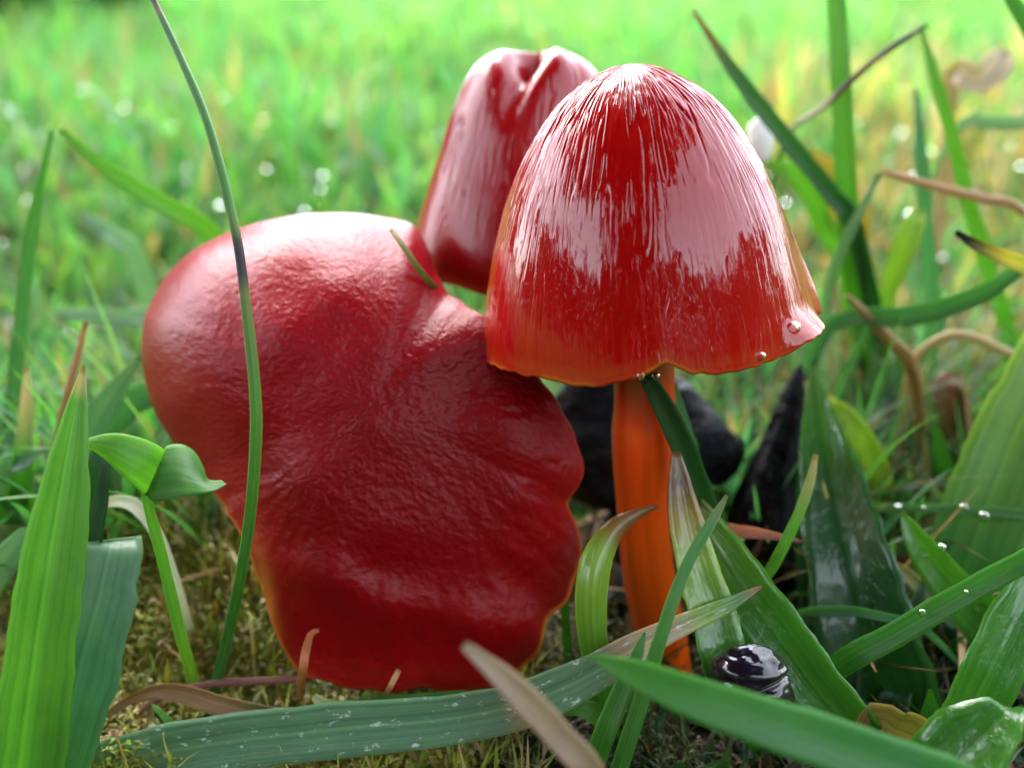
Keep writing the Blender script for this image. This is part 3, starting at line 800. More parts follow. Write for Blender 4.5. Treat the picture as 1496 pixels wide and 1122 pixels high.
G = 'g'
RUSH = [(0, DARK), (0.25, GREEN), (0.5, (0.08, 0.22, 0.02)), (0.600, (0.12, 0.16, 0.02)), (0.612, BLACKISH), (0.650, BLACKISH), (0.668, (0.12, 0.20, 0.03)), (0.70, GREEN), (0.92, (0.06, 0.16, 0.05)), (0.935, (0.2, 0.16, 0.08)), (0.95, BLACKISH), (1, BLACKISH)]
BL = [
 # ---- left foreground
 ("tall thin rush with a black band, crossing in front of the tipped red cap",
  [(296, 1085, G), (330, 940, 7.9), (350, 850, 7.4), (366, 750, 7.05), (374, 640, 6.85), (372, 560, 6.8), (360, 450, 6.8), (348, 360, 6.85), (328, 268, 6.9), (300, 170, 7.0), (262, 80, 7.15), (222, -6, 7.3), (205, -50, 7.4)],
  [16, 16, 16, 17, 18, 17, 15, 14, 14, 13, 11, 9, 7],
  RUSH, 'rush', dict(round_=True, n=90, name="rush_stem", cat="rush")),
 ("broad upright bright green blade beside the folded bluish blade",
  [(10, 1250, G), (30, 1122, 6.9), (52, 950, 6.75), (74, 800, 6.75), (98, 660, 6.8), (122, 533, 6.9)], [120, 112, 96, 84, 52, 5],
  [(0, GREEN), (0.4, (0.075, 0.23, 0.025)), (0.93, (0.085, 0.25, 0.03)), (0.97, STRAW), (1, STRAW)], 'blade', dict(fold=0.55, roll=0.25)),
 ("wide bluish-green blade bent over at its top beside the moss",
  [(70, 1200, G), (92, 1090, 7.35), (118, 980, 7.3), (142, 890, 7.3), (158, 820, 7.4), (164, 796, 7.55), (162, 800, 7.8)], [60, 92, 112, 104, 92, 80, 60],
  [(0, GREEN), (0.5, BLUE), (1, GLAUC)], 'blade', dict(fold=0.12, roll=-0.15, cut=True, jag=0.08)),
 ("dark green blade under the folded clover leaf",
  [(75, 1010, G), (100, 900, 8.0), (122, 800, 7.7), (146, 690, 7.65), (152, 650, 7.7)], [50, 66, 70, 48, 12],
  [(0, DARK), (1, DARK)], 'blade', dict(fold=0.5, roll=-0.5)),
 ("short curled dark blade tip touching the bent bluish blade",
  [(60, 1000, G), (85, 880, 8.0), (115, 800, 7.9), (140, 775, 7.9), (166, 758, 7.9)], [20, 30, 32, 22, 3],
  [(0, DARK), (1, GREEN)], 'blade', {}),
 ("low curved blue-green blade arching behind the broad upright bright blade",
  [(-60, 920, G), (-20, 860, 8.6), (10, 815, 8.4), (36, 780, 8.4), (45, 772, 8.4)], [40, 44, 40, 22, 4],
  [(0, GREEN), (1, GLAUC)], 'blade_wet', {}),
 ("bleached white stem arching behind the clover stalk",
  [(288, 955, G), (268, 888, 8.6), (250, 832, 8.4), (226, 775, 8.3), (195, 738, 8.35), (160, 734, 8.5), (140, 748, 8.8)], [13, 13, 15, 17, 19, 15, 8],
  [(0, PALE), (0.5, (0.75, 0.74, 0.62)), (1, PALE)], 'dry', dict(name="dry_stalk", cat="stalk")),
 ("curled brown dead blade lying on the moss under the tipped cap",
  [(120, 1070, G), (190, 1022, 8.0), (250, 1008, 7.9), (330, 1030, 7.85), (400, 1044, 7.85), (470, 1040, 8.1)], [8, 14, 26, 32, 30, 14],
  [(0, STRAW), (0.3, BROWN), (0.7, (0.33, 0.19, 0.10)), (1, GLAUC)], 'dry', dict(name="withered_grass", cat="dead leaf", fold=0.6, roll=0.4)),
 ("thin purplish stalk lying along the foot of the tipped cap",
  [(160, 1070, G), (240, 1018, 8.05), (310, 1000, 8.0), (400, 995, 8.0), (456, 992, 8.2)], [8, 10, 11, 11, 8],
  [(0, BROWN), (0.5, (0.2, 0.07, 0.06)), (1, (0.2, 0.07, 0.06))], 'dry', dict(name="dry_stalk", cat="stalk", round_=True)),
 ("thin green shoot leaning over the moss below the brown dead blade",
  [(278, 1110, G), (262, 1075, 7.8), (240, 1048, 7.7), (222, 1030, 7.75)], [14, 14, 10, 3], [(0, GREEN), (1, BRIGHT)], 'blade', {}),
 # ---- bottom centre
 ("long glaucous blade flecked with water, lying across in front of the stem",
  [(60, 1150, G), (180, 1112, 7.75), (320, 1087, 7.55), (500, 1066, 7.4), (650, 1052, 7.3), (760, 1030, 7.25), (850, 992, 7.25), (930, 946, 7.3), (1000, 912, 7.35), (1060, 886, 7.4), (1113, 857, 7.45)],
  [70, 84, 86, 80, 74, 68, 58, 42, 31, 22, 4],
  [(0, GLAUC), (0.55, GLAUC), (0.63, (0.12, 0.19, 0.11)), (0.66, (0.27, 0.17, 0.09)), (0.69, GLAUC), (0.77, (0.12, 0.22, 0.10)), (0.80, (0.42, 0.30, 0.20)), (0.88, (0.40, 0.30, 0.17)), (0.91, LIME), (0.97, GREEN), (1, PINK)], 'blade_fleck',
  dict(fold=0.16, roll=(0.5, 0.1), n=90, across=10)),
 ("short green blade with a torn pale end, tucked behind the water-flecked blade",
  [(720, 1062, G), (690, 1032, 8.0), (610, 1034, 7.85), (530, 1040, 7.75), (480, 1036, 7.7), (458, 1018, 7.7)], [10, 34, 38, 34, 24, 9],
  [(0, GREEN), (0.8, GREEN), (0.92, LIME), (1, PALE)], 'blade', dict(fold=0.3, roll=0.2)),
 ("tiny upright orange straw in front of the tipped cap's rim",
  [(556, 1036, G), (566, 1012, 7.75), (583, 979, 7.7)], [8, 8, 8], [(0, STRAW), (1, (0.6, 0.3, 0.15))], 'dry', dict(name="dry_stalk", cat="stalk", cut=True)),
 ("hooked orange fibre bent against the tipped cap's lower edge",
  [(435, 1035, G), (441, 990, 7.8), (447, 950, 7.72), (455, 926, 7.7), (466, 922, 7.72)], [10, 12, 12, 9, 5], [(0, (0.6, 0.3, 0.12)), (1, (0.55, 0.16, 0.06))], 'dry', dict(name="dry_stalk", cat="stalk")),
 ("blurred brown dead blade leaning up before the water-flecked blade",
  [(930, 1330, G), (872, 1150, 5.4), (815, 1075, 5.2), (745, 1000, 5.1), (678, 943, 5.1)], [44, 44, 42, 36, 14], [(0, (0.25, 0.17, 0.13)), (1, (0.36, 0.25, 0.19))], 'dry', dict(name="withered_grass", cat="dead leaf", fold=0.4)),
 ("broad blurred green blade slanting in front of the black lump",
  [(1620, 1330, G), (1420, 1172, 5.5), (1280, 1112, 5.4), (1140, 1062, 5.35), (1000, 1015, 5.4), (920, 982, 5.5), (862, 960, 5.6)], [90, 86, 80, 72, 58, 36, 6],
  [(0, GREEN), (0.6, (0.05, 0.20, 0.06)), (1, GREEN)], 'blade', dict(fold=0.25)),
 ("thin green blade rising steeply in front of the orange stem's foot",
  [(880, 1190, G), (905, 1122, 6.9), (932, 1040, 6.75), (966, 930, 6.65), (1002, 830, 6.7), (1040, 762, 6.8), (1062, 724, 6.85)], [26, 25, 24, 20, 18, 15, 5],
  [(0, GREEN), (0.9, (0.08, 0.24, 0.06)), (1, (0.25, 0.25, 0.15))], 'blade', {}),
 ("short green blade leaning in front of the hooked shiny blade's foot",
  [(845, 1180, G), (872, 1105, 7.0), (900, 1030, 6.95), (928, 965, 7.0), (942, 925, 7.1)], [30, 32, 30, 20, 4], [(0, GREEN), (1, GREEN)], 'blade', {}),
 ("plump shiny blade hooked at its brown tip against the orange stem",
  [(892, 1075, G), (880, 1000, 7.7), (868, 930, 7.45), (866, 870, 7.35), (874, 820, 7.4), (898, 776, 7.55), (930, 752, 7.7), (961, 740, 7.8)], [34, 40, 44, 47, 46, 34, 18, 4],
  [(0, GREEN), (0.35, BRIGHT), (0.62, LIME), (0.74, LIME), (0.82, (0.25, 0.13, 0.04)), (1, (0.20, 0.09, 0.04))], 'blade_wet', dict(fold=-0.5, n=60, roll=0.15, thick=0.05)),
 ("tiny upright blade holding a water drop beside the tipped cap",
  [(832, 990, G), (827, 920, 8.3), (824, 850, 8.1), (821, 798, 8.05)], [13, 13, 10, 3], [(0, DARK), (0.8, GREEN), (1, BROWN)], 'blade', {}),
 ("short green blade end under the water-flecked blade",
  [(905, 1090, G), (878, 1050, 7.9), (850, 1036, 7.8), (812, 1042, 7.8)], [20, 30, 26, 5], [(0, GREEN), (1, BRIGHT)], 'blade', {}),
 # ---- right of the stem
 ("wet green blade with a torn square lower end and brown tip beside the orange stem",
  [(1130, 1100, G), (1062, 975, 7.45), (1040, 910, 7.48), (1016, 830, 7.54), (1000, 760, 7.6), (992, 705, 7.64), (988, 660, 7.68)], [66, 72, 72, 64, 52, 34, 12],
  [(0, GREEN), (0.5, GREEN), (0.72, LIME), (0.84, (0.30, 0.20, 0.03)), (0.92, (0.12, 0.06, 0.02)), (1, (0.22, 0.12, 0.05))], 'blade_wet', dict(fold=0.35, roll=0.35, n=60)),
 ("broad wet green blade sloping down under the black lump",
  [(1330, 1180, G), (1262, 1090, 7.4), (1190, 1000, 7.45), (1128, 915, 7.6), (1070, 830, 7.85), (1028, 760, 8.1), (1004, 715, 8.25)], [78, 84, 90, 92, 80, 48, 14],
  [(0, GREEN), (0.6, GREEN), (0.85, (0.10, 0.24, 0.025)), (1, (0.22, 0.17, 0.03))], 'blade_wet', dict(fold=0.4, roll=-0.25, n=60)),
 ("dark green blade running up under the front cap's rim beside the stem",
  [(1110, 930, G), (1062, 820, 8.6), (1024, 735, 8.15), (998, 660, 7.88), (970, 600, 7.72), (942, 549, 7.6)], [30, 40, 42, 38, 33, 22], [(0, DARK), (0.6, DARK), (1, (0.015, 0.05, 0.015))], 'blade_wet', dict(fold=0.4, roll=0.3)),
 ("thin grey-green blade between the dark blade under the rim and the pointed black cap",
  [(1085, 900, G), (1045, 790, 9.3), (1020, 690, 8.9), (1000, 620, 8.7), (985, 560, 8.6)], [14, 17, 17, 15, 8], [(0, DARK), (1, BLUE)], 'blade', {}),
 ("small pinkish red pointed blade beside the orange stem",
  [(960, 930, G), (1005, 840, 8.9), (1040, 780, 8.5), (1090, 778, 8.35), (1135, 784, 8.3), (1172, 792, 8.3)], [10, 16, 20, 18, 11, 3],
  [(0, GREEN), (0.35, PINK), (0.85, PINK), (1, (0.2, 0.06, 0.06))], 'blade', {}),
 ("slender curved blade with a pale tip in front of the black shrivelled cap",
  [(1060, 950, G), (1100, 872, 8.3), (1132, 822, 8.1), (1165, 755, 8.0), (1183, 705, 8.0), (1192, 664, 8.0)], [13, 15, 16, 15, 13, 7], [(0, GREEN), (0.8, BRIGHT), (1, STRAW)], 'blade', dict(round_=True)),
 ("broad dark ribbed blade with a pointed tip beside the pointed black cap",
  [(1305, 1050, G), (1275, 960, 8.5), (1252, 860, 8.6), (1226, 750, 8.85), (1204, 640, 9.2), (1186, 532, 9.6)], [140, 142, 130, 102, 62, 5],
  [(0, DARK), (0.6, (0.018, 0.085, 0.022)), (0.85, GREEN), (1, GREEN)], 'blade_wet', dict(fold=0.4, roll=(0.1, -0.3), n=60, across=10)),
 ("second dark blade standing behind the broad ribbed blade",
  [(1200, 1010, G), (1190, 900, 9.8), (1182, 780, 9.6), (1180, 670, 9.5), (1186, 575, 9.5)], [60, 66, 60, 40, 5], [(0, DARK), (1, DARK)], 'blade_wet', dict(fold=0.5, roll=0.5)),
 ("narrow grey-green blade crossing low in front of the broad ribbed blade",
  [(1130, 930, G), (1160, 900, 8.6), (1230, 893, 8.3), (1300, 904, 8.2), (1350, 920, 8.25), (1420, 990, G)], [9, 12, 15, 14, 11, 6], [(0, GREEN), (1, BLUE)], 'blade', {}),
 ("straight green blade slanting across in front of the broad ribbed blade",
  [(1170, 1050, G), (1215, 982, 7.7), (1310, 926, 7.35), (1400, 874, 7.1), (1480, 830, 6.9), (1560, 790, 6.8)], [20, 34, 36, 36, 34, 30], [(0, DARK), (0.4, (0.035, 0.15, 0.02)), (1, GREEN)], 'blade', dict(fold=0.2)),
 ("short folded blade with dew beads below the thin horizontal blade",
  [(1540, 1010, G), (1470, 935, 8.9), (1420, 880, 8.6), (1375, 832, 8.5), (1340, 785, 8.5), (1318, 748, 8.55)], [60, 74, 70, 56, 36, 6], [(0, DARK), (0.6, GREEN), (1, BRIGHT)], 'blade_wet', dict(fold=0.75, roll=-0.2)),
 ("thin horizontal blade carrying water beads above the folded blade",
  [(1110, 860, G), (1190, 765, 10.2), (1260, 746, 9.6), (1340, 742, 9.2), (1420, 746, 9.0), (1500, 753, 8.9), (1600, 770, 8.9)], [8, 11, 13, 14, 14, 14, 12], [(0, GLAUC), (1, GREEN)], 'blade', {}),
 ("very broad blurred green blade standing behind the thin bead-carrying blade",
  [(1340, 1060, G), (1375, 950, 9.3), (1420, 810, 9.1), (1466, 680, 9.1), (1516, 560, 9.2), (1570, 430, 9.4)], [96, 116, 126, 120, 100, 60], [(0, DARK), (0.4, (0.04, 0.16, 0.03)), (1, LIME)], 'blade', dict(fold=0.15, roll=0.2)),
 ("wide green blade curving up beside the crinkled bright leaf",
  [(1360, 1190, G), (1400, 1080, 7.2), (1440, 990, 7.1), (1480, 910, 7.1), (1530, 820, 7.2)], [60, 76, 84, 80, 64], [(0, DARK), (0.5, GREEN), (1, GREEN)], 'blade_wet', dict(fold=0.3, roll=0.3)),
 ("short upright green tip behind the yellow-brown dying leaf",
  [(1362, 1120, G), (1360, 1060, 8.0), (1359, 1008, 7.9)], [40, 36, 6], [(0, DARK), (1, GREEN)], 'blade', dict(fold=0.5)),
 ("dull green blade leaning in shade behind the slanting straight blade",
  [(1290, 1100, G), (1308, 1010, 8.6), (1326, 930, 8.7), (1350, 850, 8.9)], [36, 42, 36, 8], [(0, GLAUC), (0.4, DARK), (1, DARK)], 'blade', dict(fold=0.3)),
 ("pale green blade with straw edge behind the dew-beaded folded blade",
  [(1490, 1000, G), (1430, 945, 9.2), (1370, 885, 9.2), (1320, 838, 9.2), (1270, 815, 9.4)], [20, 24, 24, 20, 8], [(0, GREEN), (0.5, GLAUC), (1, YELLOW)], 'dry', {}),
 ("yellow-brown dying leaf beside the crinkled bright leaf",
  [(1240, 1180, G), (1275, 1060, 7.3), (1310, 1068, 7.2), (1350, 1090, 7.15), (1400, 1140, 7.3)], [20, 50, 78, 84, 60], [(0, BROWN), (0.4, (0.20, 0.10, 0.05)), (0.6, (0.33, 0.26, 0.04)), (1, (0.30, 0.28, 0.04))], 'dry', dict(name="dead_leaf", cat="dead leaf", fold=0.3, roll=0.4)),
 ("crinkled bright green broad leaf beside the yellow-brown dying leaf",
  [(1330, 1230, G), (1385, 1140, 6.7), (1430, 1090, 6.6), (1470, 1045, 6.6), (1476, 1036, 6.7)], [60, 110, 120, 60, 8], [(0, GREEN), (1, GREEN)], 'blade_wet', dict(name="broad_leaf", cat="leaf", fold=0.5, roll=-0.4)),
 # ---- right, behind the front mushroom
 ("thick vertical blurred blade behind the front cap, crossed by a thin stem",
  [(1275, 560, 13.6), (1252, 430, 12.0), (1238, 300, 11.2), (1230, 150, 10.9), (1222, 0, 10.8), (1216, -120, 10.8)], [28, 32, 33, 30, 27, 22], [(0, DARK), (0.4, GREEN), (1, BRIGHT)], 'blade', {}),
 ("long dark blade slanting down to the thick vertical blade",
  [(1290, 560, 13.4), (1250, 350, 11.2), (1212, 285, 10.9), (1150, 208, 10.6), (1080, 118, 10.4), (1012, 14, 10.3)], [24, 28, 28, 26, 22, 4], [(0, DARK), (0.6, DARK), (0.9, (0.03, 0.11, 0.03)), (1, BROWN)], 'blade', dict(fold=0.5, roll=0.4)),
 ("thin stem with a dark brown tip crossing the thick vertical blade",
  [(1090, 470, 14.0), (1140, 225, 11.4), (1205, 155, 10.9), (1268, 95, 10.6), (1312, 62, 10.5), (1354, 36, 10.5)], [6, 8, 9, 9, 9, 5], [(0, GREEN), (0.45, GLAUC), (0.72, GREEN), (0.80, (0.5, 0.4, 0.35)), (0.84, (0.12, 0.06, 0.06)), (1, BLACKISH)], 'dry', dict(name="dry_stalk", cat="stalk", round_=True)),
 ("grey-green blade meeting a brown straw at its top",
  [(1190, 520, 12.6), (1215, 405, 11.0), (1242, 338, 10.5), (1286, 252, 10.3)], [14, 17, 15, 7], [(0, GLAUC), (1, GLAUC)], 'blade', {}),
 ("long brown straw sloping down from the top of the grey-green blade",
  [(1600, 420, 14.0), (1496, 310, 11.4), (1440, 291, 11.1), (1380, 276, 11.0), (1288, 250, 11.0)], [10, 13, 14, 13, 9], [(0, BROWN), (1, (0.42, 0.22, 0.12))], 'dry', dict(name="straw", cat="straw", round_=True)),
 ("green blade with a black tip above the arched bluish blade",
  [(1620, 520, 11.0), (1540, 415, 9.6), (1496, 388, 9.2), (1450, 368, 9.0), (1420, 354, 9.0), (1396, 338, 9.0)], [20, 24, 24, 20, 15, 7], [(0, GREEN), (0.75, BRIGHT), (0.9, YELLOW), (0.97, BLACKISH), (1, BLACKISH)], 'blade', dict(fold=0.4)),
 ("arched bluish blade sweeping below the black-tipped blade",
  [(1130, 700, 12.6), (1190, 510, 11.0), (1240, 466, 10.6), (1330, 462, 10.2), (1420, 436, 9.9), (1480, 400, 9.8), (1560, 330, 9.8)], [14, 22, 27, 30, 28, 22, 8], [(0, DARK), (0.4, BLUE), (1, GREEN)], 'blade', dict(fold=0.3)),
 ("short tan straw leaning to the forked dry stalk",
  [(1345, 640, 11.5), (1330, 535, 10.7), (1292, 488, 10.5), (1238, 432, 10.4)], [16, 19, 17, 8], [(0, BROWN), (1, (0.34, 0.20, 0.07))], 'dry', dict(name="straw", cat="straw", round_=True)),
 ("bent pale straw forming the arched side of the forked dry stalk",
  [(1320, 600, 11.6), (1335, 530, 10.8), (1370, 497, 10.5), (1410, 490, 10.4), (1460, 510, 10.4), (1510, 530, 10.6)], [12, 14, 14, 14, 14, 8], [(0, BROWN), (0.5, STRAW), (1, STRAW)], 'dry', dict(name="straw", cat="straw", round_=True)),
 ("tall blurred green blade beside the pale curled dead leaf",
  [(1475, 520, 13.4), (1440, 380, 12.0), (1412, 285, 11.6), (1390, 195, 11.4), (1362, 100, 11.3), (1345, 40, 11.4)], [22, 22, 20, 19, 15, 5], [(0, GREEN), (1, BRIGHT)], 'blade', {}),
 ("bluish blade standing between the vertical blade and the tall blurred blade",
  [(1362, 470, 13.6), (1352, 330, 12.4), (1346, 230, 12.1), (1338, 130, 12.1)], [20, 22, 18, 5], [(0, BLUE), (1, BLUE)], 'blade', {}),
 ("pale grey-green blade lying level below the pale curled dead leaf",
  [(1340, 330, 14.5), (1400, 188, 12.6), (1450, 180, 12.2), (1520, 178, 12.0)], [5, 14, 20, 20], [(0, GLAUC), (1, (0.16, 0.28, 0.18))], 'blade', {}),
 ("yellowed blade lying behind the slanting dark blade",
  [(1262, 350, 12.6), (1232, 300, 12.2), (1205, 255, 12.0), (1178, 222, 12.0)], [16, 42, 44, 16], [(0, YELLOW), (1, (0.55, 0.36, 0.05))], 'dry', dict(name="withered_grass", cat="dead leaf")),
 ("drooping bright blade under the yellowed blade",
  [(1240, 440, 13.0), (1200, 320, 11.8), (1165, 260, 11.4), (1120, 238, 11.4)], [20, 28, 28, 10], [(0, GREEN), (1, BRIGHT)], 'blade', {}),
 ("pale brown dead leaf curled among the blurred grass",
  [(1380, 260, 15.0), (1392, 110, 13.5), (1425, 118, 13.2), (1455, 95, 13.2), (1470, 72, 13.3)], [16, 26, 42, 44, 10], [(0, BROWN), (0.4, (0.48, 0.30, 0.20)), (1, (0.62, 0.48, 0.36))], 'dry', dict(name="dead_leaf", cat="dead leaf", fold=0.6)),
 ("green blade drooping above the pale curled dead leaf",
  [(1640, 330, 11.0), (1560, 130, 10.4), (1510, 45, 10.3), (1462, -22, 10.4)], [30, 34, 28, 10], [(0, GREEN), (1, GREEN)], 'blade', {}),
 ("mossy pale green shoot behind the broad ribbed blade",
  [(1300, 760, 11.5), (1282, 690, 10.5), (1258, 640, 10.2), (1226, 602, 10.2), (1205, 596, 10.3)], [26, 34, 36, 30, 14], [(0, DARK), (0.5, LIME), (1, LIME)], 'blade', dict(name="moss_shoot", cat="moss")),
 ("pale yellow-green moss shoot above the bent pale straw",
  [(1290, 470, 12.6), (1310, 390, 12.0), (1332, 335, 11.8), (1346, 305, 11.9)], [22, 32, 34, 16], [(0, GREEN), (1, LIME)], 'blade', dict(name="moss_shoot", cat="moss")),
 ("small dark upright blade between the ribbed blade and the very broad blurred blade",
  [(1392, 760, 11.6), (1380, 690, 10.8), (1366, 620, 10.6)], [24, 26, 8], [(0, DARK), (1, GREEN)], 'blade', {}),
 ("brown curled scrap of leaf under the bent pale straw",
  [(1400, 690, 12.0), (1395, 610, 11.6), (1385, 570, 11.5), (1392, 545, 11.6)], [16, 44, 44, 20], [(0, BROWN), (1, (0.20, 0.08, 0.04))], 'dry', dict(name="dead_leaf", cat="dead leaf")),
 # ---- left, behind
 ("bright blurred blade slanting down to the tipped cap's shoulder",
  [(400, 520, 13.5), (318, 355, 11.6), (240, 300, 11.0), (160, 250, 10.8), (90, 190, 10.8)], [24, 30, 28, 22, 8], [(0, GREEN), (1, BRIGHT)], 'blade', {}),
 ("tall narrow blurred blade with a yellowish edge, standing alone in the lawn",
  [(0, 740, 12.2), (12, 600, 11.0), (26, 460, 10.5), (45, 320, 10.3), (74, 190, 10.2)], [24, 26, 24, 20, 5], [(0, DARK), (0.5, (0.05, 0.15, 0.06)), (1, GREEN)], 'blade', dict(fold=0.7, roll=0.6)),
 ("pale bluish blade lying level, touching the tipped cap's flank",
  [(300, 560, 13.0), (240, 472, 11.8), (170, 464, 11.5), (80, 456, 11.5)], [24, 28, 26, 10], [(0, GLAUC), (1, (0.18, 0.30, 0.22))], 'blade_wet', {}),
 ("short wet blue-white blade catching light above the level bluish blade",
  [(240, 520, 15.0), (200, 380, 13.6), (165, 345, 13.2), (120, 312, 13.2)], [26, 30, 28, 10], [(0, GLAUC), (1, (0.18, 0.32, 0.22))], 'blade_wet', {}),
 ("thin reddish-brown stalk leaning behind the broad upright blade",
  [(55, 830, 10.4), (72, 700, 9.6), (98, 580, 9.4), (126, 470, 9.4)], [12, 12, 11, 7], [(0, BROWN), (1, (0.40, 0.17, 0.07))], 'dry', dict(name="dry_stalk", cat="stalk", round_=True)),
 ("blue-green blade leaning up behind the clover leaf",
  [(105, 780, 10.6), (130, 640, 9.6), (160, 580, 9.4), (205, 520, 9.4)], [36, 44, 36, 6], [(0, DARK), (0.5, BLUE), (1, GLAUC)], 'blade_wet', dict(fold=0.4, roll=0.3)),
 ("small upright green blade with a straw-coloured tip below the tall narrow blade",
  [(28, 790, 10.5), (32, 690, 9.7), (38, 610, 9.6), (39, 535, 9.6)], [26, 28, 20, 5], [(0, GREEN), (0.7, GREEN), (0.9, STRAW), (1, STRAW)], 'blade', {}),
 ("shiny bent blade catching white light beside the reddish-brown stalk",
  [(-40, 800, 10.8), (0, 690, 9.8), (30, 676, 9.6), (58, 660, 9.6)], [26, 30, 26, 6], [(0, GREEN), (1, GLAUC)], 'blade_wet', {}),
 ("wide soft green blade under the shiny bent blade",
  [(70, 820, 10.8), (40, 760, 10.2), (15, 720, 9.9), (-20, 690, 9.8)], [40, 50, 50, 20], [(0, GREEN), (1, BRIGHT)], 'blade', {}),
 ("green blade bent over behind the clover leaf and the tipped cap",
  [(330, 760, 11.0), (255, 600, 10.4), (205, 580, 10.2), (165, 620, 10.3), (120, 680, 10.8)], [24, 34, 40, 34, 10], [(0, DARK), (0.5, BLUE), (1, GREEN)], 'blade', {}),
 ("little curved fibre resting on the notch of the tipped cap",
  [(650, 432, 8.75), (628, 412, 8.32), (606, 385, 8.1), (588, 358, 8.1), (572, 336, 8.22)], [7, 9, 10, 9, 7], [(0, DARK), (0.6, (0.10, 0.12, 0.04)), (1, STRAW)], 'blade', dict(name="grass_fibre", cat="fibre", round_=True)),
]
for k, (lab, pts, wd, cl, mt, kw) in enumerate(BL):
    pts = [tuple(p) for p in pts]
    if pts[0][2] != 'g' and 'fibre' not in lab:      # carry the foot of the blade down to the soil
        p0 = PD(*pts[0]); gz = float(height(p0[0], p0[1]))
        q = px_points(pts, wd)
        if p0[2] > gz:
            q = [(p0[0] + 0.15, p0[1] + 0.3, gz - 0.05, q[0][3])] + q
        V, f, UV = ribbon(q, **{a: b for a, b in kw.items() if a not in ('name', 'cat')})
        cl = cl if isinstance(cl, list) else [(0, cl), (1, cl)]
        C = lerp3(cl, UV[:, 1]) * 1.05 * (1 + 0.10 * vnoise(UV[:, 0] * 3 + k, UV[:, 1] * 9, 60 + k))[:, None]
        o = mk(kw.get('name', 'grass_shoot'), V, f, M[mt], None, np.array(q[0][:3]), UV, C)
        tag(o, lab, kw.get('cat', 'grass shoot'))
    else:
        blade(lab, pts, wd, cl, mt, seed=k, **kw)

# ------------------------------------------------------------------ clover leaf on its stalk
def clover():
    base = PD(292, 1030, GD(292, 1030))
    rt = root("clover", base, "small folded clover leaf on a slim stalk beside the tipped cap", "plant")
    blade(None, [(292, 1030, 'g'), (262, 920, 7.7), (238, 820, 7.35), (222, 760, 7.2), (212, 716, 7.1)], [16, 17, 17, 16, 13],
          [(0, LIME), (0.6, BRIGHT), (1, BRIGHT)], 'blade', name="stalk", round_=True, parent=rt, base=base)
    # two leaflets: outline in pixels with a depth that folds along the join
    def leaflet(rows, colr):
        ra, rb = resample([a for a, b in rows], 26), resample([b for a, b in rows], 26)
        rows = [(tuple(a), tuple(b)) for a, b in zip(ra, rb)]
        V, UV = [], []
        m = 14
        top, bot = [], []
        for side in (0.012, -0.012):
            for i, (a, b) in enumerate(rows):
                A_, B_ = PD(*a), PD(*b)
                for j in range(m):
                    t = j / (m - 1)
                    p = A_ * (1 - t) + B_ * t
                    p = p + FWD * (-0.05 * math.sin(math.pi * t) * math.sin(math.pi * (i + 0.5) / len(rows)) - side)
                    V.append(p); UV.append((t, i / (len(rows) - 1)))
        n = len(rows)
        f = gridfaces(m, n).tolist(); f += [[q + m * n for q in ff][::-1] for ff in gridfaces(m, n).tolist()]
        edge = [j for j in range(m)] + [i * m + m - 1 for i in range(1, n)] + [(n - 1) * m + j for j in range(m - 2, -1, -1)] + [i * m for i in range(n - 2, 0, -1)]
        for e in range(len(edge)):
            a, b = edge[e], edge[(e + 1) % len(edge)]
            f.append([b, a, a + m * n, b + m * n])
        UV = np.array(UV)
        C = np.broadcast_to(np.array(colr), (len(V), 3)) * (1 + 0.12 * vnoise(UV[:, 0] * 6, UV[:, 1] * 6, 77))[:, None]
        mk("leaflet", np.array(V), f, M['leaf'], rt, base, UV * np.array([0.6, 0.3]), C)
    leaflet([((119, 646, 7.0), (122, 650, 7.0)), ((140, 637, 6.95), (150, 668, 6.95)), ((170, 633, 6.95), (176, 692, 6.92)), ((205, 640, 7.0), (198, 712, 6.95)),
             ((232, 652, 7.05), (210, 722, 7.05)), ((240, 660, 7.1), (214, 724, 7.1))], (0.10, 0.30, 0.025))
    leaflet([((236, 672, 7.12), (214, 722, 7.1)), ((242, 653, 7.2), (226, 733, 7.02)), ((264, 649, 7.25), (246, 731, 6.95)), ((284, 660, 7.25), (268, 726, 6.9)),
             ((296, 680, 7.2), (292, 722, 6.9)), ((304, 700, 7.1), (312, 718, 6.9)), ((324, 702, 7.0), (331, 708, 6.92))], (0.075, 0.24, 0.045))
clover()

# ------------------------------------------------------------------ blackened old caps behind, black lump in front
def lumpy(name, centre, axes, seed, mat, parent=None, base=None, amp=0.12, nu=90, nv=60, shape=None):
    th = np.linspace(0, TAU, nu, endpoint=False); ph = np.linspace(0.001, math.pi - 0.001, nv)
    TH, PH = np.meshgrid(th, ph)
    d = np.stack([np.sin(PH) * np.cos(TH), np.sin(PH) * np.sin(TH), np.cos(PH)], -1)
    k = 1 + amp * vnoise(TH / TAU * 6, PH * 2.0, seed, 6) * np.sin(PH) + amp * 0.4 * vnoise(TH / TAU * 18, PH * 6, seed + 1, 18) * np.sin(PH)
    if shape is not None: k = k * shape(TH, PH, d)
    V = np.asarray(centre) + (d * k[..., None]) @ np.asarray(axes)
    return mk(name, V.reshape(-1, 3), gridfaces(nu, nv, True), mat, parent, base)

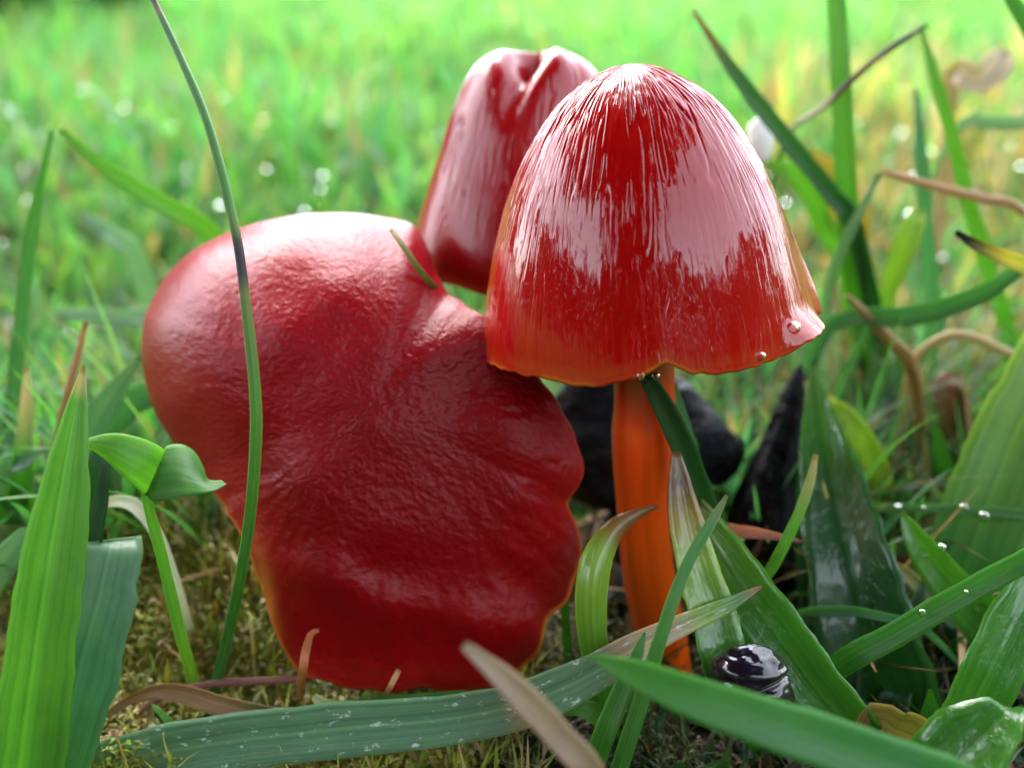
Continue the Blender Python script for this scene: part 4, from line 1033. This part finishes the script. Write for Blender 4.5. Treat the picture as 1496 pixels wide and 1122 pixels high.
def black_cap_left():
    base = PD(905, 905, GD(905, 905) - 0.2)
    rt = root("blackened_mushroom", base, "shrivelled black old mushroom cap behind the orange stem", "mushroom")
    c = PD(925, 655, 10.6)
    lumpy("cap", c, [RIGHT * 1.22, FWD * 0.7, UP * 1.0], 80, M['black_cap'], rt, base, 0.16,
          shape=lambda t, p, d: 1 - 0.25 * np.exp(-((np.angle(np.exp(1j * (t - 4.9))) / 0.3) ** 2)) - 0.22 * smooth(-0.2, -0.9, d[..., 2]))
    o = stipe_mesh("stem", [base, PD(915, 840, 10.75), PD(920, 740, 10.7)], [0.30, 0.28, 0.26], rt, base, [(0, BLACKISH), (1, BLACKISH)])
    o.data.materials[0] = M['black_cap']
black_cap_left()

def black_cap_right():
    base = PD(1105, 945, GD(1105, 945) - 0.1)
    rt = root("blackened_mushroom", base, "pointed black shrivelled mushroom cap between the orange stem and the ribbed blade", "mushroom")
    # leaning cone with a ragged skirt
    A, B = PD(1170, 532, 10.0), PD(1098, 840, 10.3)
    a, e1, e2, L = frame_from(A - B)
    pr = resample([(0.02, L), (0.08, L * 0.93), (0.14, L * 0.8), (0.20, L * 0.62), (0.30, L * 0.42), (0.46, L * 0.2), (0.50, 0.05), (0.44, -0.12), (0.2, -0.1)], 70)
    th = np.linspace(0, TAU, 80, endpoint=False)
    TH, I = np.meshgrid(th, np.arange(70))
    s = I / 69
    Rr = pr[:, 0][:, None] * (1 + 0.16 * vnoise(TH / TAU * 7, s * 4, 90, 7) + 0.08 * np.sin(5 * TH + 3 * s) + 0.05 * vnoise(TH / TAU * 30, s * 12, 91, 30))
    Zz = pr[:, 1][:, None] + 0.08 * np.sin(3 * TH) * s
    V = B + a * Zz[..., None] + Rr[..., None] * (np.cos(TH)[..., None] * e1 + np.sin(TH)[..., None] * e2 * 0.8)
    mk("cap", V.reshape(-1, 3), gridfaces(80, 70, True), M['black_cap'], rt, base)
    o = stipe_mesh("stem", [base, PD(1102, 890, 10.3), B], [0.2, 0.2, 0.18], rt, base, [(0, BLACKISH), (1, BLACKISH)])
    o.data.materials[0] = M['black_cap']
black_cap_right()

def black_lump():
    d = 6.95
    c = PD(1097, 998, d)
    r = 57 * d / F
    o = lumpy("black_lump", c, [RIGHT * r * 1.02, FWD * r * 0.9, UP * r * 0.98], 100, M['pellet'], None, PD(1097, 1055, d), 0.10, 140, 90,
              shape=lambda t, p, dd: 1 - 0.16 * np.exp(-((dd[..., 2] * 0.95 - dd[..., 0] * 0.30 - 0.02) / 0.09) ** 2) + 0.05 * np.abs(dd[..., 0]) ** 3)
    tag(o, "glossy black creased lump lying on the broad wet green blade", "lump")
black_lump()

# ------------------------------------------------------------------ water drops
from mathutils.bvhtree import BVHTree
FRONT_BVH = BVHTree.FromPolygons([tuple(v.co) for v in FRONT.data.vertices], [tuple(p.vertices) for p in FRONT.data.polygons])
FRONT_ORG = np.array(FRONT.parent.location) / CM
def on_front_cap(px, py):
    """depth at which that pixel's ray meets the front cap"""
    o_ = Vector((CAM - FRONT_ORG) * CM); r_ = Vector(ray(px, py))
    hit = FRONT_BVH.ray_cast(o_, r_.normalized())
    return hit[3] / CM / r_.length if hit[0] is not None else 7.5
def drop(px, py, d, rpx, label, group=None, flat=1.0):
    if d is None: d = on_front_cap(px, py) - 0.1 * rpx * 7.0 / F
    c = PD(px, py, d); r = rpx * d / F
    nu, nv = 32, 20
    th = np.linspace(0, TAU, nu, endpoint=False); ph = np.linspace(0.001, math.pi - 0.001, nv)
    TH, PH = np.meshgrid(th, ph)
    V = c + r * np.stack([np.sin(PH) * np.cos(TH), np.sin(PH) * np.sin(TH) * flat, np.cos(PH) * (1 - 0.12 * np.cos(PH))], -1)
    o = mk("water_drop", V.reshape(-1, 3), gridfaces(nu, nv, True), M['water'], None, c)
    tag(o, label, "water drop", group)
for args in (
    (811, 813, 8.0, 11, "round water drop on the tip of the tiny upright blade"),
    (1160, 478, None, 10, "big water drop on the upturned corner of the front cap's rim"),
    (1112, 520, None, 7, "smaller water drop on the front cap's upturned rim"),
    (936, 549, None, 6, "tiny water bead on the front cap's rim beside the notch over the stem"),
    (958, 549, None, 6, "tiny water bead on the front cap's rim above the dark blade"),
):
    drop(*args)
for px, py, d, r in ((1312, 741, 9.25, 5), (1349, 742, 9.1, 3), (1408, 741, 8.95, 6), (1437, 754, 8.9, 8)):
    drop(px, py, d, r, "small water bead on the thin horizontal blade", "beads on the horizontal blade")
for px, py, d, r in ((1376, 800, 8.4, 6), (1403, 842, 8.35, 3), (1352, 812, 8.4, 4), (1428, 890, 8.4, 3)):
    drop(px, py, d, r, "small water bead on the short folded blade", "beads on the folded blade")
for px, py, d, r in ((1348, 896, 7.15, 6), (1412, 866, 6.95, 4)):
    drop(px, py, d, r, "small water bead on the straight slanting blade", "beads on the slanting blade")

# small white petal-like scrap behind the front cap
def white_scrap():
    c = PD(1110, 205, 11.2)
    o = lumpy("white_petal", c, [RIGHT * 0.17, FWD * 0.09, UP * 0.30], 120, plain_material("white_petal", (0.8, 0.8, 0.74), 0.5, nscale=200, color2=(0.7, 0.7, 0.62)), None, c, 0.1, 30, 20)
    tag(o, "small white petal caught in the grass beside the front cap", "petal")
white_scrap()

# ------------------------------------------------------------------ moss, litter and low grass close to the mushrooms (uncountable)
def tiny_leaves(name, label, cat, mat, n, region, lrange, wrange, palette, seed, shoots=9, hrange=(0.2, 0.6)):
    """n shoots, each a bent stem carrying small pointed leaves"""
    r = np.random.default_rng(seed)
    x, y = region(n, r)
    m = len(x)
    z = height(x, y)
    h = r.uniform(*hrange, m) * np.where(y < 7.6, 0.55, 1.0)
    az = r.uniform(0, TAU, m); lean = r.uniform(0, 0.8, m)
    top = np.stack([np.cos(az) * np.sin(lean), np.sin(az) * np.sin(lean), np.cos(lean)], -1) * h[:, None]
    base = np.stack([x, y, z - 0.03], -1)
    pal = np.array(palette)
    cs = pal[r.integers(0, len(pal), m)] * r.uniform(0.6, 1.25, (m, 1))
    Vs, Cs = [], []
    for k in range(shoots):
        t = (k + 0.6) / shoots
        P = base + top * t + np.array([0, 0, -0.12]) * (t ** 2)[None] if False else base + top * t
        a2 = az + k * 2.4 + r.uniform(-0.4, 0.4, m)
        L = r.uniform(*lrange, m) * (1.1 - 0.5 * t); wd = r.uniform(*wrange, m)
        el = r.uniform(0.1, 1.0, m)
        d = np.stack([np.cos(a2) * np.cos(el), np.sin(a2) * np.cos(el), np.sin(el)], -1)
        s = np.stack([-np.sin(a2), np.cos(a2), np.zeros(m)], -1) * (wd / 2)[:, None]
        tip = P + d * L[:, None] + np.array([0, 0, -1.0]) * (L * 0.35)[:, None]
        mid = P + d * (L * 0.5)[:, None]
        Vs.append(np.stack([P, mid - s, tip, mid + s], 1)); Cs.append(np.broadcast_to(cs[:, None] * (0.75 + 0.5 * t), (m, 4, 3)))
    V = np.concatenate(Vs).reshape(-1, 3); C = np.concatenate(Cs).reshape(-1, 3)
    F4 = np.arange(len(V)).reshape(-1, 4)
    o = mk(name, V, F4, M[mat], None, None, None, C)
    tag(o, label, cat, kind="stuff")

def left_bank(n, r):
    x = r.uniform(-6.5, -0.4, n); y = r.uniform(6.3, 13.5, n)
    keep = (vnoise(x * 1.6, y * 1.6, 17) + r.uniform(-0.5, 0.5, n) > -0.7)
    return x[keep], y[keep]
def right_bank(n, r):
    x = r.uniform(-0.6, 8.5, n); y = r.uniform(6.2, 14.0, n)
    keep = r.random(n) < 0.45 + 0.55 * (y > 9.5)
    return x[keep], y[keep]
MOSSC = [(0.34, 0.38, 0.05), (0.24, 0.33, 0.04), (0.38, 0.30, 0.06), (0.20, 0.26, 0.03), (0.28, 0.16, 0.04), (0.44, 0.44, 0.12)]
tiny_leaves("moss", "yellow-green and brown moss under the tipped cap", "moss", 'moss', 15000, left_bank, (0.08, 0.2), (0.022, 0.045), MOSSC, 5, 11, (0.15, 0.8))
tiny_leaves("moss", "green moss among the litter behind the front mushroom, darkened to stand for shade", "moss", 'moss', 8000, right_bank, (0.06, 0.18), (0.018, 0.04),
            [(0.05, 0.09, 0.015), (0.09, 0.13, 0.02), (0.03, 0.05, 0.01), (0.10, 0.08, 0.025), (0.05, 0.03, 0.015)], 6)  # colours darkened to stand for shade between the blades
def clump(n, r):
    c = PD(840, 955, GD(840, 985) - 0.2)
    return c[0] + r.normal(0, 0.18, n), c[1] + r.normal(0, 0.18, n)
tiny_leaves("moss", "olive moss tuft at the foot of the tipped cap by the shiny hooked blade", "moss", 'moss', 160, clump, (0.06, 0.14), (0.02, 0.04),
            [(0.20, 0.22, 0.05), (0.14, 0.15, 0.04), (0.26, 0.24, 0.10)], 8, hrange=(0.4, 0.85))

def litter():
    r = np.random.default_rng(31)
    n = 1700
    x = r.uniform(-7, 10.5, n); y = r.uniform(8.4, 17, n)
    keep = (x > 0.4) | (r.random(n) < 0.3)
    x, y = x[keep], y[keep]; m = len(x)
    pal = np.array([[0.30, 0.17, 0.07], [0.42, 0.29, 0.15], [0.20, 0.10, 0.05], [0.36, 0.24, 0.10], [0.10, 0.05, 0.03]])
    c = pal[r.integers(0, 5, m)]
    V, f, C = strips(np.stack([x, y, height(x, y) + 0.02], -1), r.uniform(0, TAU, m), r.uniform(0.6, 1.45, m), r.uniform(-0.4, 0.9, m), r.uniform(0.8, 2.6, m),
                     r.uniform(0.04, 0.16, m), c, c * 1.15, 7)
    o = mk("dead_grass", V, f, M['litter'], None, None, None, C)
    tag(o, "brown dead grass litter between the green blades", "litter", kind="stuff")
litter()

def low_grass():
    r = np.random.default_rng(33)
    n = 2600
    x = r.uniform(-8, 10.5, n); y = r.uniform(8.4, 15, n)
    lim = np.where((x > -3.2) & (x < 2.4), 10.8, 8.6)
    keep = y > lim
    x, y = x[keep], y[keep]; m = len(x)
    c, tp = lawn_colours(m, r, 0.06); c *= 0.85
    parts = []
    for n2, x0, x1, y0, y1, l0, l1, k, dry in ((750, 2.7, 9.5, 9.6, 14.5, 1.2, 3.9, 0.55, 0.22), (420, -9.0, -3.3, 9.8, 14.0, 1.4, 3.6, 0.95, 0.06), (260, 0.8, 5.5, 6.2, 8.6, 0.3, 0.9, 0.45, 0.15)):  # grass colour scaled down on the right to imitate dense shade
        xx = r.uniform(x0, x1, n2); yy = r.uniform(y0, y1, n2)
        cc, tt2 = lawn_colours(n2, r, dry)
        parts.append(strips(np.stack([xx, yy, height(xx, yy) - 0.04], -1), r.uniform(0, TAU, n2), r.uniform(0.05, 0.7, n2), r.uniform(0.1, 1.4, n2), r.uniform(l0, l1, n2), r.uniform(0.05, 0.17, n2), cc * k, tt2 * k, 9))
    L = np.where(x > -0.5, r.uniform(0.8, 2.4, m), r.uniform(1.0, 2.8, m))
    V, f, C = strips(np.stack([x, y, height(x, y) - 0.04], -1), r.uniform(0, TAU, m), r.uniform(0.05, 0.7, m), r.uniform(0.1, 1.3, m), L,
                     r.uniform(0.05, 0.24, m), c, tp, 8)
    for V2, f2, C2 in parts:
        f = np.concatenate([f, f2 + len(V)]); V = np.concatenate([V, V2]); C = np.concatenate([C, C2])
    o = mk("low_grass", V, f, M['lawn'], None, None, None, C)
    tag(o, "short green grass growing up through the litter and moss", "grass", kind="stuff")
low_grass()

def fibres():
    """thin moss threads, rootlets and grass hairs close to the soil"""
    r = np.random.default_rng(37)
    Vs, Fs, Cs, off = [], [], [], 0
    for n, x0, x1, y0, y1, pal in ((8500, -6.5, 0.2, 6.1, 12.5, [(0.34, 0.36, 0.05), (0.24, 0.32, 0.04), (0.34, 0.22, 0.07), (0.18, 0.30, 0.03), (0.44, 0.40, 0.16)]),
                                   (5200, 0.0, 9.0, 6.1, 15.0, [(0.04, 0.09, 0.02), (0.08, 0.13, 0.025), (0.14, 0.08, 0.035), (0.03, 0.06, 0.02), (0.20, 0.15, 0.08)])):  # right-hand palette darkened in place of shade near the soil
        x = r.uniform(x0, x1, n); y = r.uniform(y0, y1, n)
        c = np.array(pal)[r.integers(0, 5, n)] * r.uniform(0.6, 1.25, (n, 1))
        L = r.uniform(0.3, 1.15, n) * np.where(y < 7.7, 0.6, 1.0)
        V, f, C = strips(np.stack([x, y, height(x, y) - 0.02], -1), r.uniform(0, TAU, n), r.uniform(0.1, 1.3, n), r.uniform(-0.6, 1.6, n), L, r.uniform(0.018, 0.055, n), c, c * 1.2, 6)
        Vs.append(V); Fs.append(f + off); Cs.append(C); off += len(V)
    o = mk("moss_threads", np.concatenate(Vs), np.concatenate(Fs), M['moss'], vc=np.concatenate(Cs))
    tag(o, "fine mossy threads and grass hairs over the dark soil", "moss", kind="stuff")
fibres()

def dew():
    """dew beads scattered over the blurred lawn"""
    r = np.random.default_rng(44)
    n = 170
    x, y = scatter(n, 13, 46, r, 0.7, 1.0)
    z = height(x, y) + r.uniform(1.2, 3.2, n)
    rad = r.uniform(0.035, 0.085, n)
    th = np.linspace(0, TAU, 12, endpoint=False); ph = np.linspace(0.01, math.pi - 0.01, 8)
    TH, PH = np.meshgrid(th, ph)
    S = np.stack([np.sin(PH) * np.cos(TH), np.sin(PH) * np.sin(TH), np.cos(PH)], -1).reshape(-1, 3)
    V = (np.stack([x, y, z], -1)[:, None] + S[None] * rad[:, None, None]).reshape(-1, 3)
    f0 = gridfaces(12, 8, True)
    f = (f0[None] + (np.arange(n) * len(S))[:, None, None]).reshape(-1, 4)
    o = mk("dew", V, f, M['water'])
    tag(o, "glinting dew beads scattered through the blurred lawn", "dew", kind="stuff")
dew()

# ------------------------------------------------------------------ added unseen trees and hedges that block sky light, and the far hedge
def leaf_mass(name, pts, size, palette, seed, parent=None, base=None):
    r = np.random.default_rng(seed)
    n = len(pts)
    a = r.normal(size=(n, 3)); a /= np.linalg.norm(a, axis=1)[:, None]
    b = np.cross(a, r.normal(size=(n, 3))); b /= np.linalg.norm(b, axis=1)[:, None]
    s = size * r.uniform(0.6, 1.3, (n, 1))
    V = np.stack([pts - a * s, pts + b * s * 0.45, pts + a * s, pts - b * s * 0.45], 1).reshape(-1, 3)
    pal = np.array(palette); c = pal[r.integers(0, len(pal), n)]
    C = np.repeat(c, 4, 0)
    return mk(name, V, np.arange(len(V)).reshape(-1, 4), M['evergreen'], parent, base, None, C, smooth_shade=False)
EVER = [(0.018, 0.045, 0.015), (0.03, 0.06, 0.02), (0.012, 0.03, 0.012)]
def hedge(label, p0, p1, h, w, seed, n=9000):
    r = np.random.default_rng(seed)
    t = r.random(n); p0, p1 = np.array(p0, float), np.array(p1, float)
    along = p0 + (p1 - p0) * t[:, None]
    nrm = np.array([-(p1 - p0)[1], (p1 - p0)[0]]); nrm /= np.linalg.norm(nrm)
    off = r.uniform(-w / 2, w / 2, n)
    z = r.random(n) ** 0.8 * h * (1 + 0.12 * np.sin(t * 23) + 0.06 * np.sin(t * 51 + 1))
    P = np.stack([along[:, 0] + nrm[0] * off, along[:, 1] + nrm[1] * off, z], -1)
    P[:, 2] += height(P[:, 0], P[:, 1])
    base = np.array([(p0[0] + p1[0]) / 2, (p0[1] + p1[1]) / 2, 0.0]); base[2] = float(height(base[0], base[1]))
    rt = root("hedge", base, label, "hedge")
    leaf_mass("foliage", P, 9.0, EVER, seed, rt, base)
    bark = plain_material("hedge_bark", (0.06, 0.04, 0.03), 0.9, nscale=40)
    for k in range(14):
        V = []
        q = p0 + (p1 - p0) * (k + 0.5) / 14
        zz = float(height(q[0], q[1])); o = 0
        for zt, rr in ((zz - 2, 3.0), (zz + h * 0.8, 1.2)):
            for m in range(6):
                V.append((q[0] + rr * math.cos(m * TAU / 6), q[1] + rr * math.sin(m * TAU / 6), zt))
        mk("stem", V, [[o + m, o + (m + 1) % 6, o + 6 + (m + 1) % 6, o + 6 + m] for m in range(6)], bark, rt, base)

def column_blocker(label, x, y, h, w, seed, n=16000):  # added out of view as a dark shape for the caps to reflect
    r = np.random.default_rng(seed)
    base = np.array([x, y, float(height(x, y))])
    rt = root("column_tree_blocker", base, label, "tree")
    z = r.random(n) ** 0.9
    prof = np.sqrt(np.clip(np.sin(np.pi * np.clip(0.04 + 0.96 * z, 0, 1) ** 0.75), 0, 1)) * w / 2
    a = r.uniform(0, TAU, n)
    lob = 1 + 0.18 * np.sin(5 * a + z * 9) + 0.12 * np.sin(11 * a - z * 21)
    rr = prof * np.sqrt(r.uniform(0.25, 1, n)) * lob
    P = base + np.stack([np.cos(a) * rr, np.sin(a) * rr, 12 + z * (h - 12)], -1)
    leaf_mass("crown", P, 17.0, EVER, seed, rt, base)
    th = np.linspace(0, TAU, 12, endpoint=False)
    V = [(x + q * math.cos(t), y + q * math.sin(t), base[2] + zz) for zz, q in ((-5, 16), (60, 12), (h * 0.5, 7), (h * 0.9, 2)) for t in th]
    mk("trunk", V, gridfaces(12, 4, True), plain_material("column_blocker_bark", (0.07, 0.045, 0.03), 0.9, nscale=30), rt, base)

def canopy_blocker(label, x, y, crown, radii, seed, n=24000):
    """added light blocker shaped as a trunk, a limb and a low dark crown"""
    r = np.random.default_rng(seed)
    base = np.array([x, y, float(height(x, y))])
    rt = root("canopy_tree_blocker", base, label, "tree")
    d = r.normal(size=(n, 3)); d /= np.linalg.norm(d, axis=1)[:, None]
    rad = r.random((n, 1)) ** 0.4
    az = np.arctan2(d[:, 1], d[:, 0])
    lob = (1 + 0.13 * np.sin(4 * az + 1) + 0.10 * np.sin(9 * az + 3 * d[:, 2]))[:, None]
    P = np.asarray(crown) + d * rad * lob * np.asarray(radii)
    leaf_mass("crown", P, 8.0, EVER, seed, rt, base)
    pts = [(*base - np.array([0, 0, 5.0]), 24), (base[0] + 8, base[1] + 10, base[2] + 70, 18), (base[0] + 30, base[1] + 40, base[2] + 125, 13), (crown[0], crown[1], crown[2], 6)]
    V, f, UV = ribbon(np.array(pts, float), round_=True, n=30)
    mk("trunk", V, f, plain_material("canopy_blocker_bark", (0.08, 0.045, 0.03), 0.9, nscale=30), rt, base)

canopy_blocker("unseen spreading tree added overhead to block the sky", -150, -190, (-75, -40, 185), (165, 150, 60), 78)  # added canopy, shades the foreground from sky and sun
column_blocker("unseen column-shaped tree added to darken the cap reflections", -80, -220, 850, 175, 71)  # added column, makes the dark band in the cap reflections
hedge("unseen hedge added behind the camera to block low sky", (-420, -330), (420, -330), 125, 70, 72)  # this and the two side hedges are added to cut low sky light
hedge("dark evergreen hedge along the yew's side of the lawn", (-430, -330), (-430, 120), 135, 70, 73)
hedge("unseen hedge added on the strawy side to block low sky", (430, -330), (430, 120), 140, 70, 74)
hedge("dark blurred hedge at the far end of the lawn", (-150, 119), (-49, 114), 40, 16, 75, 5000)
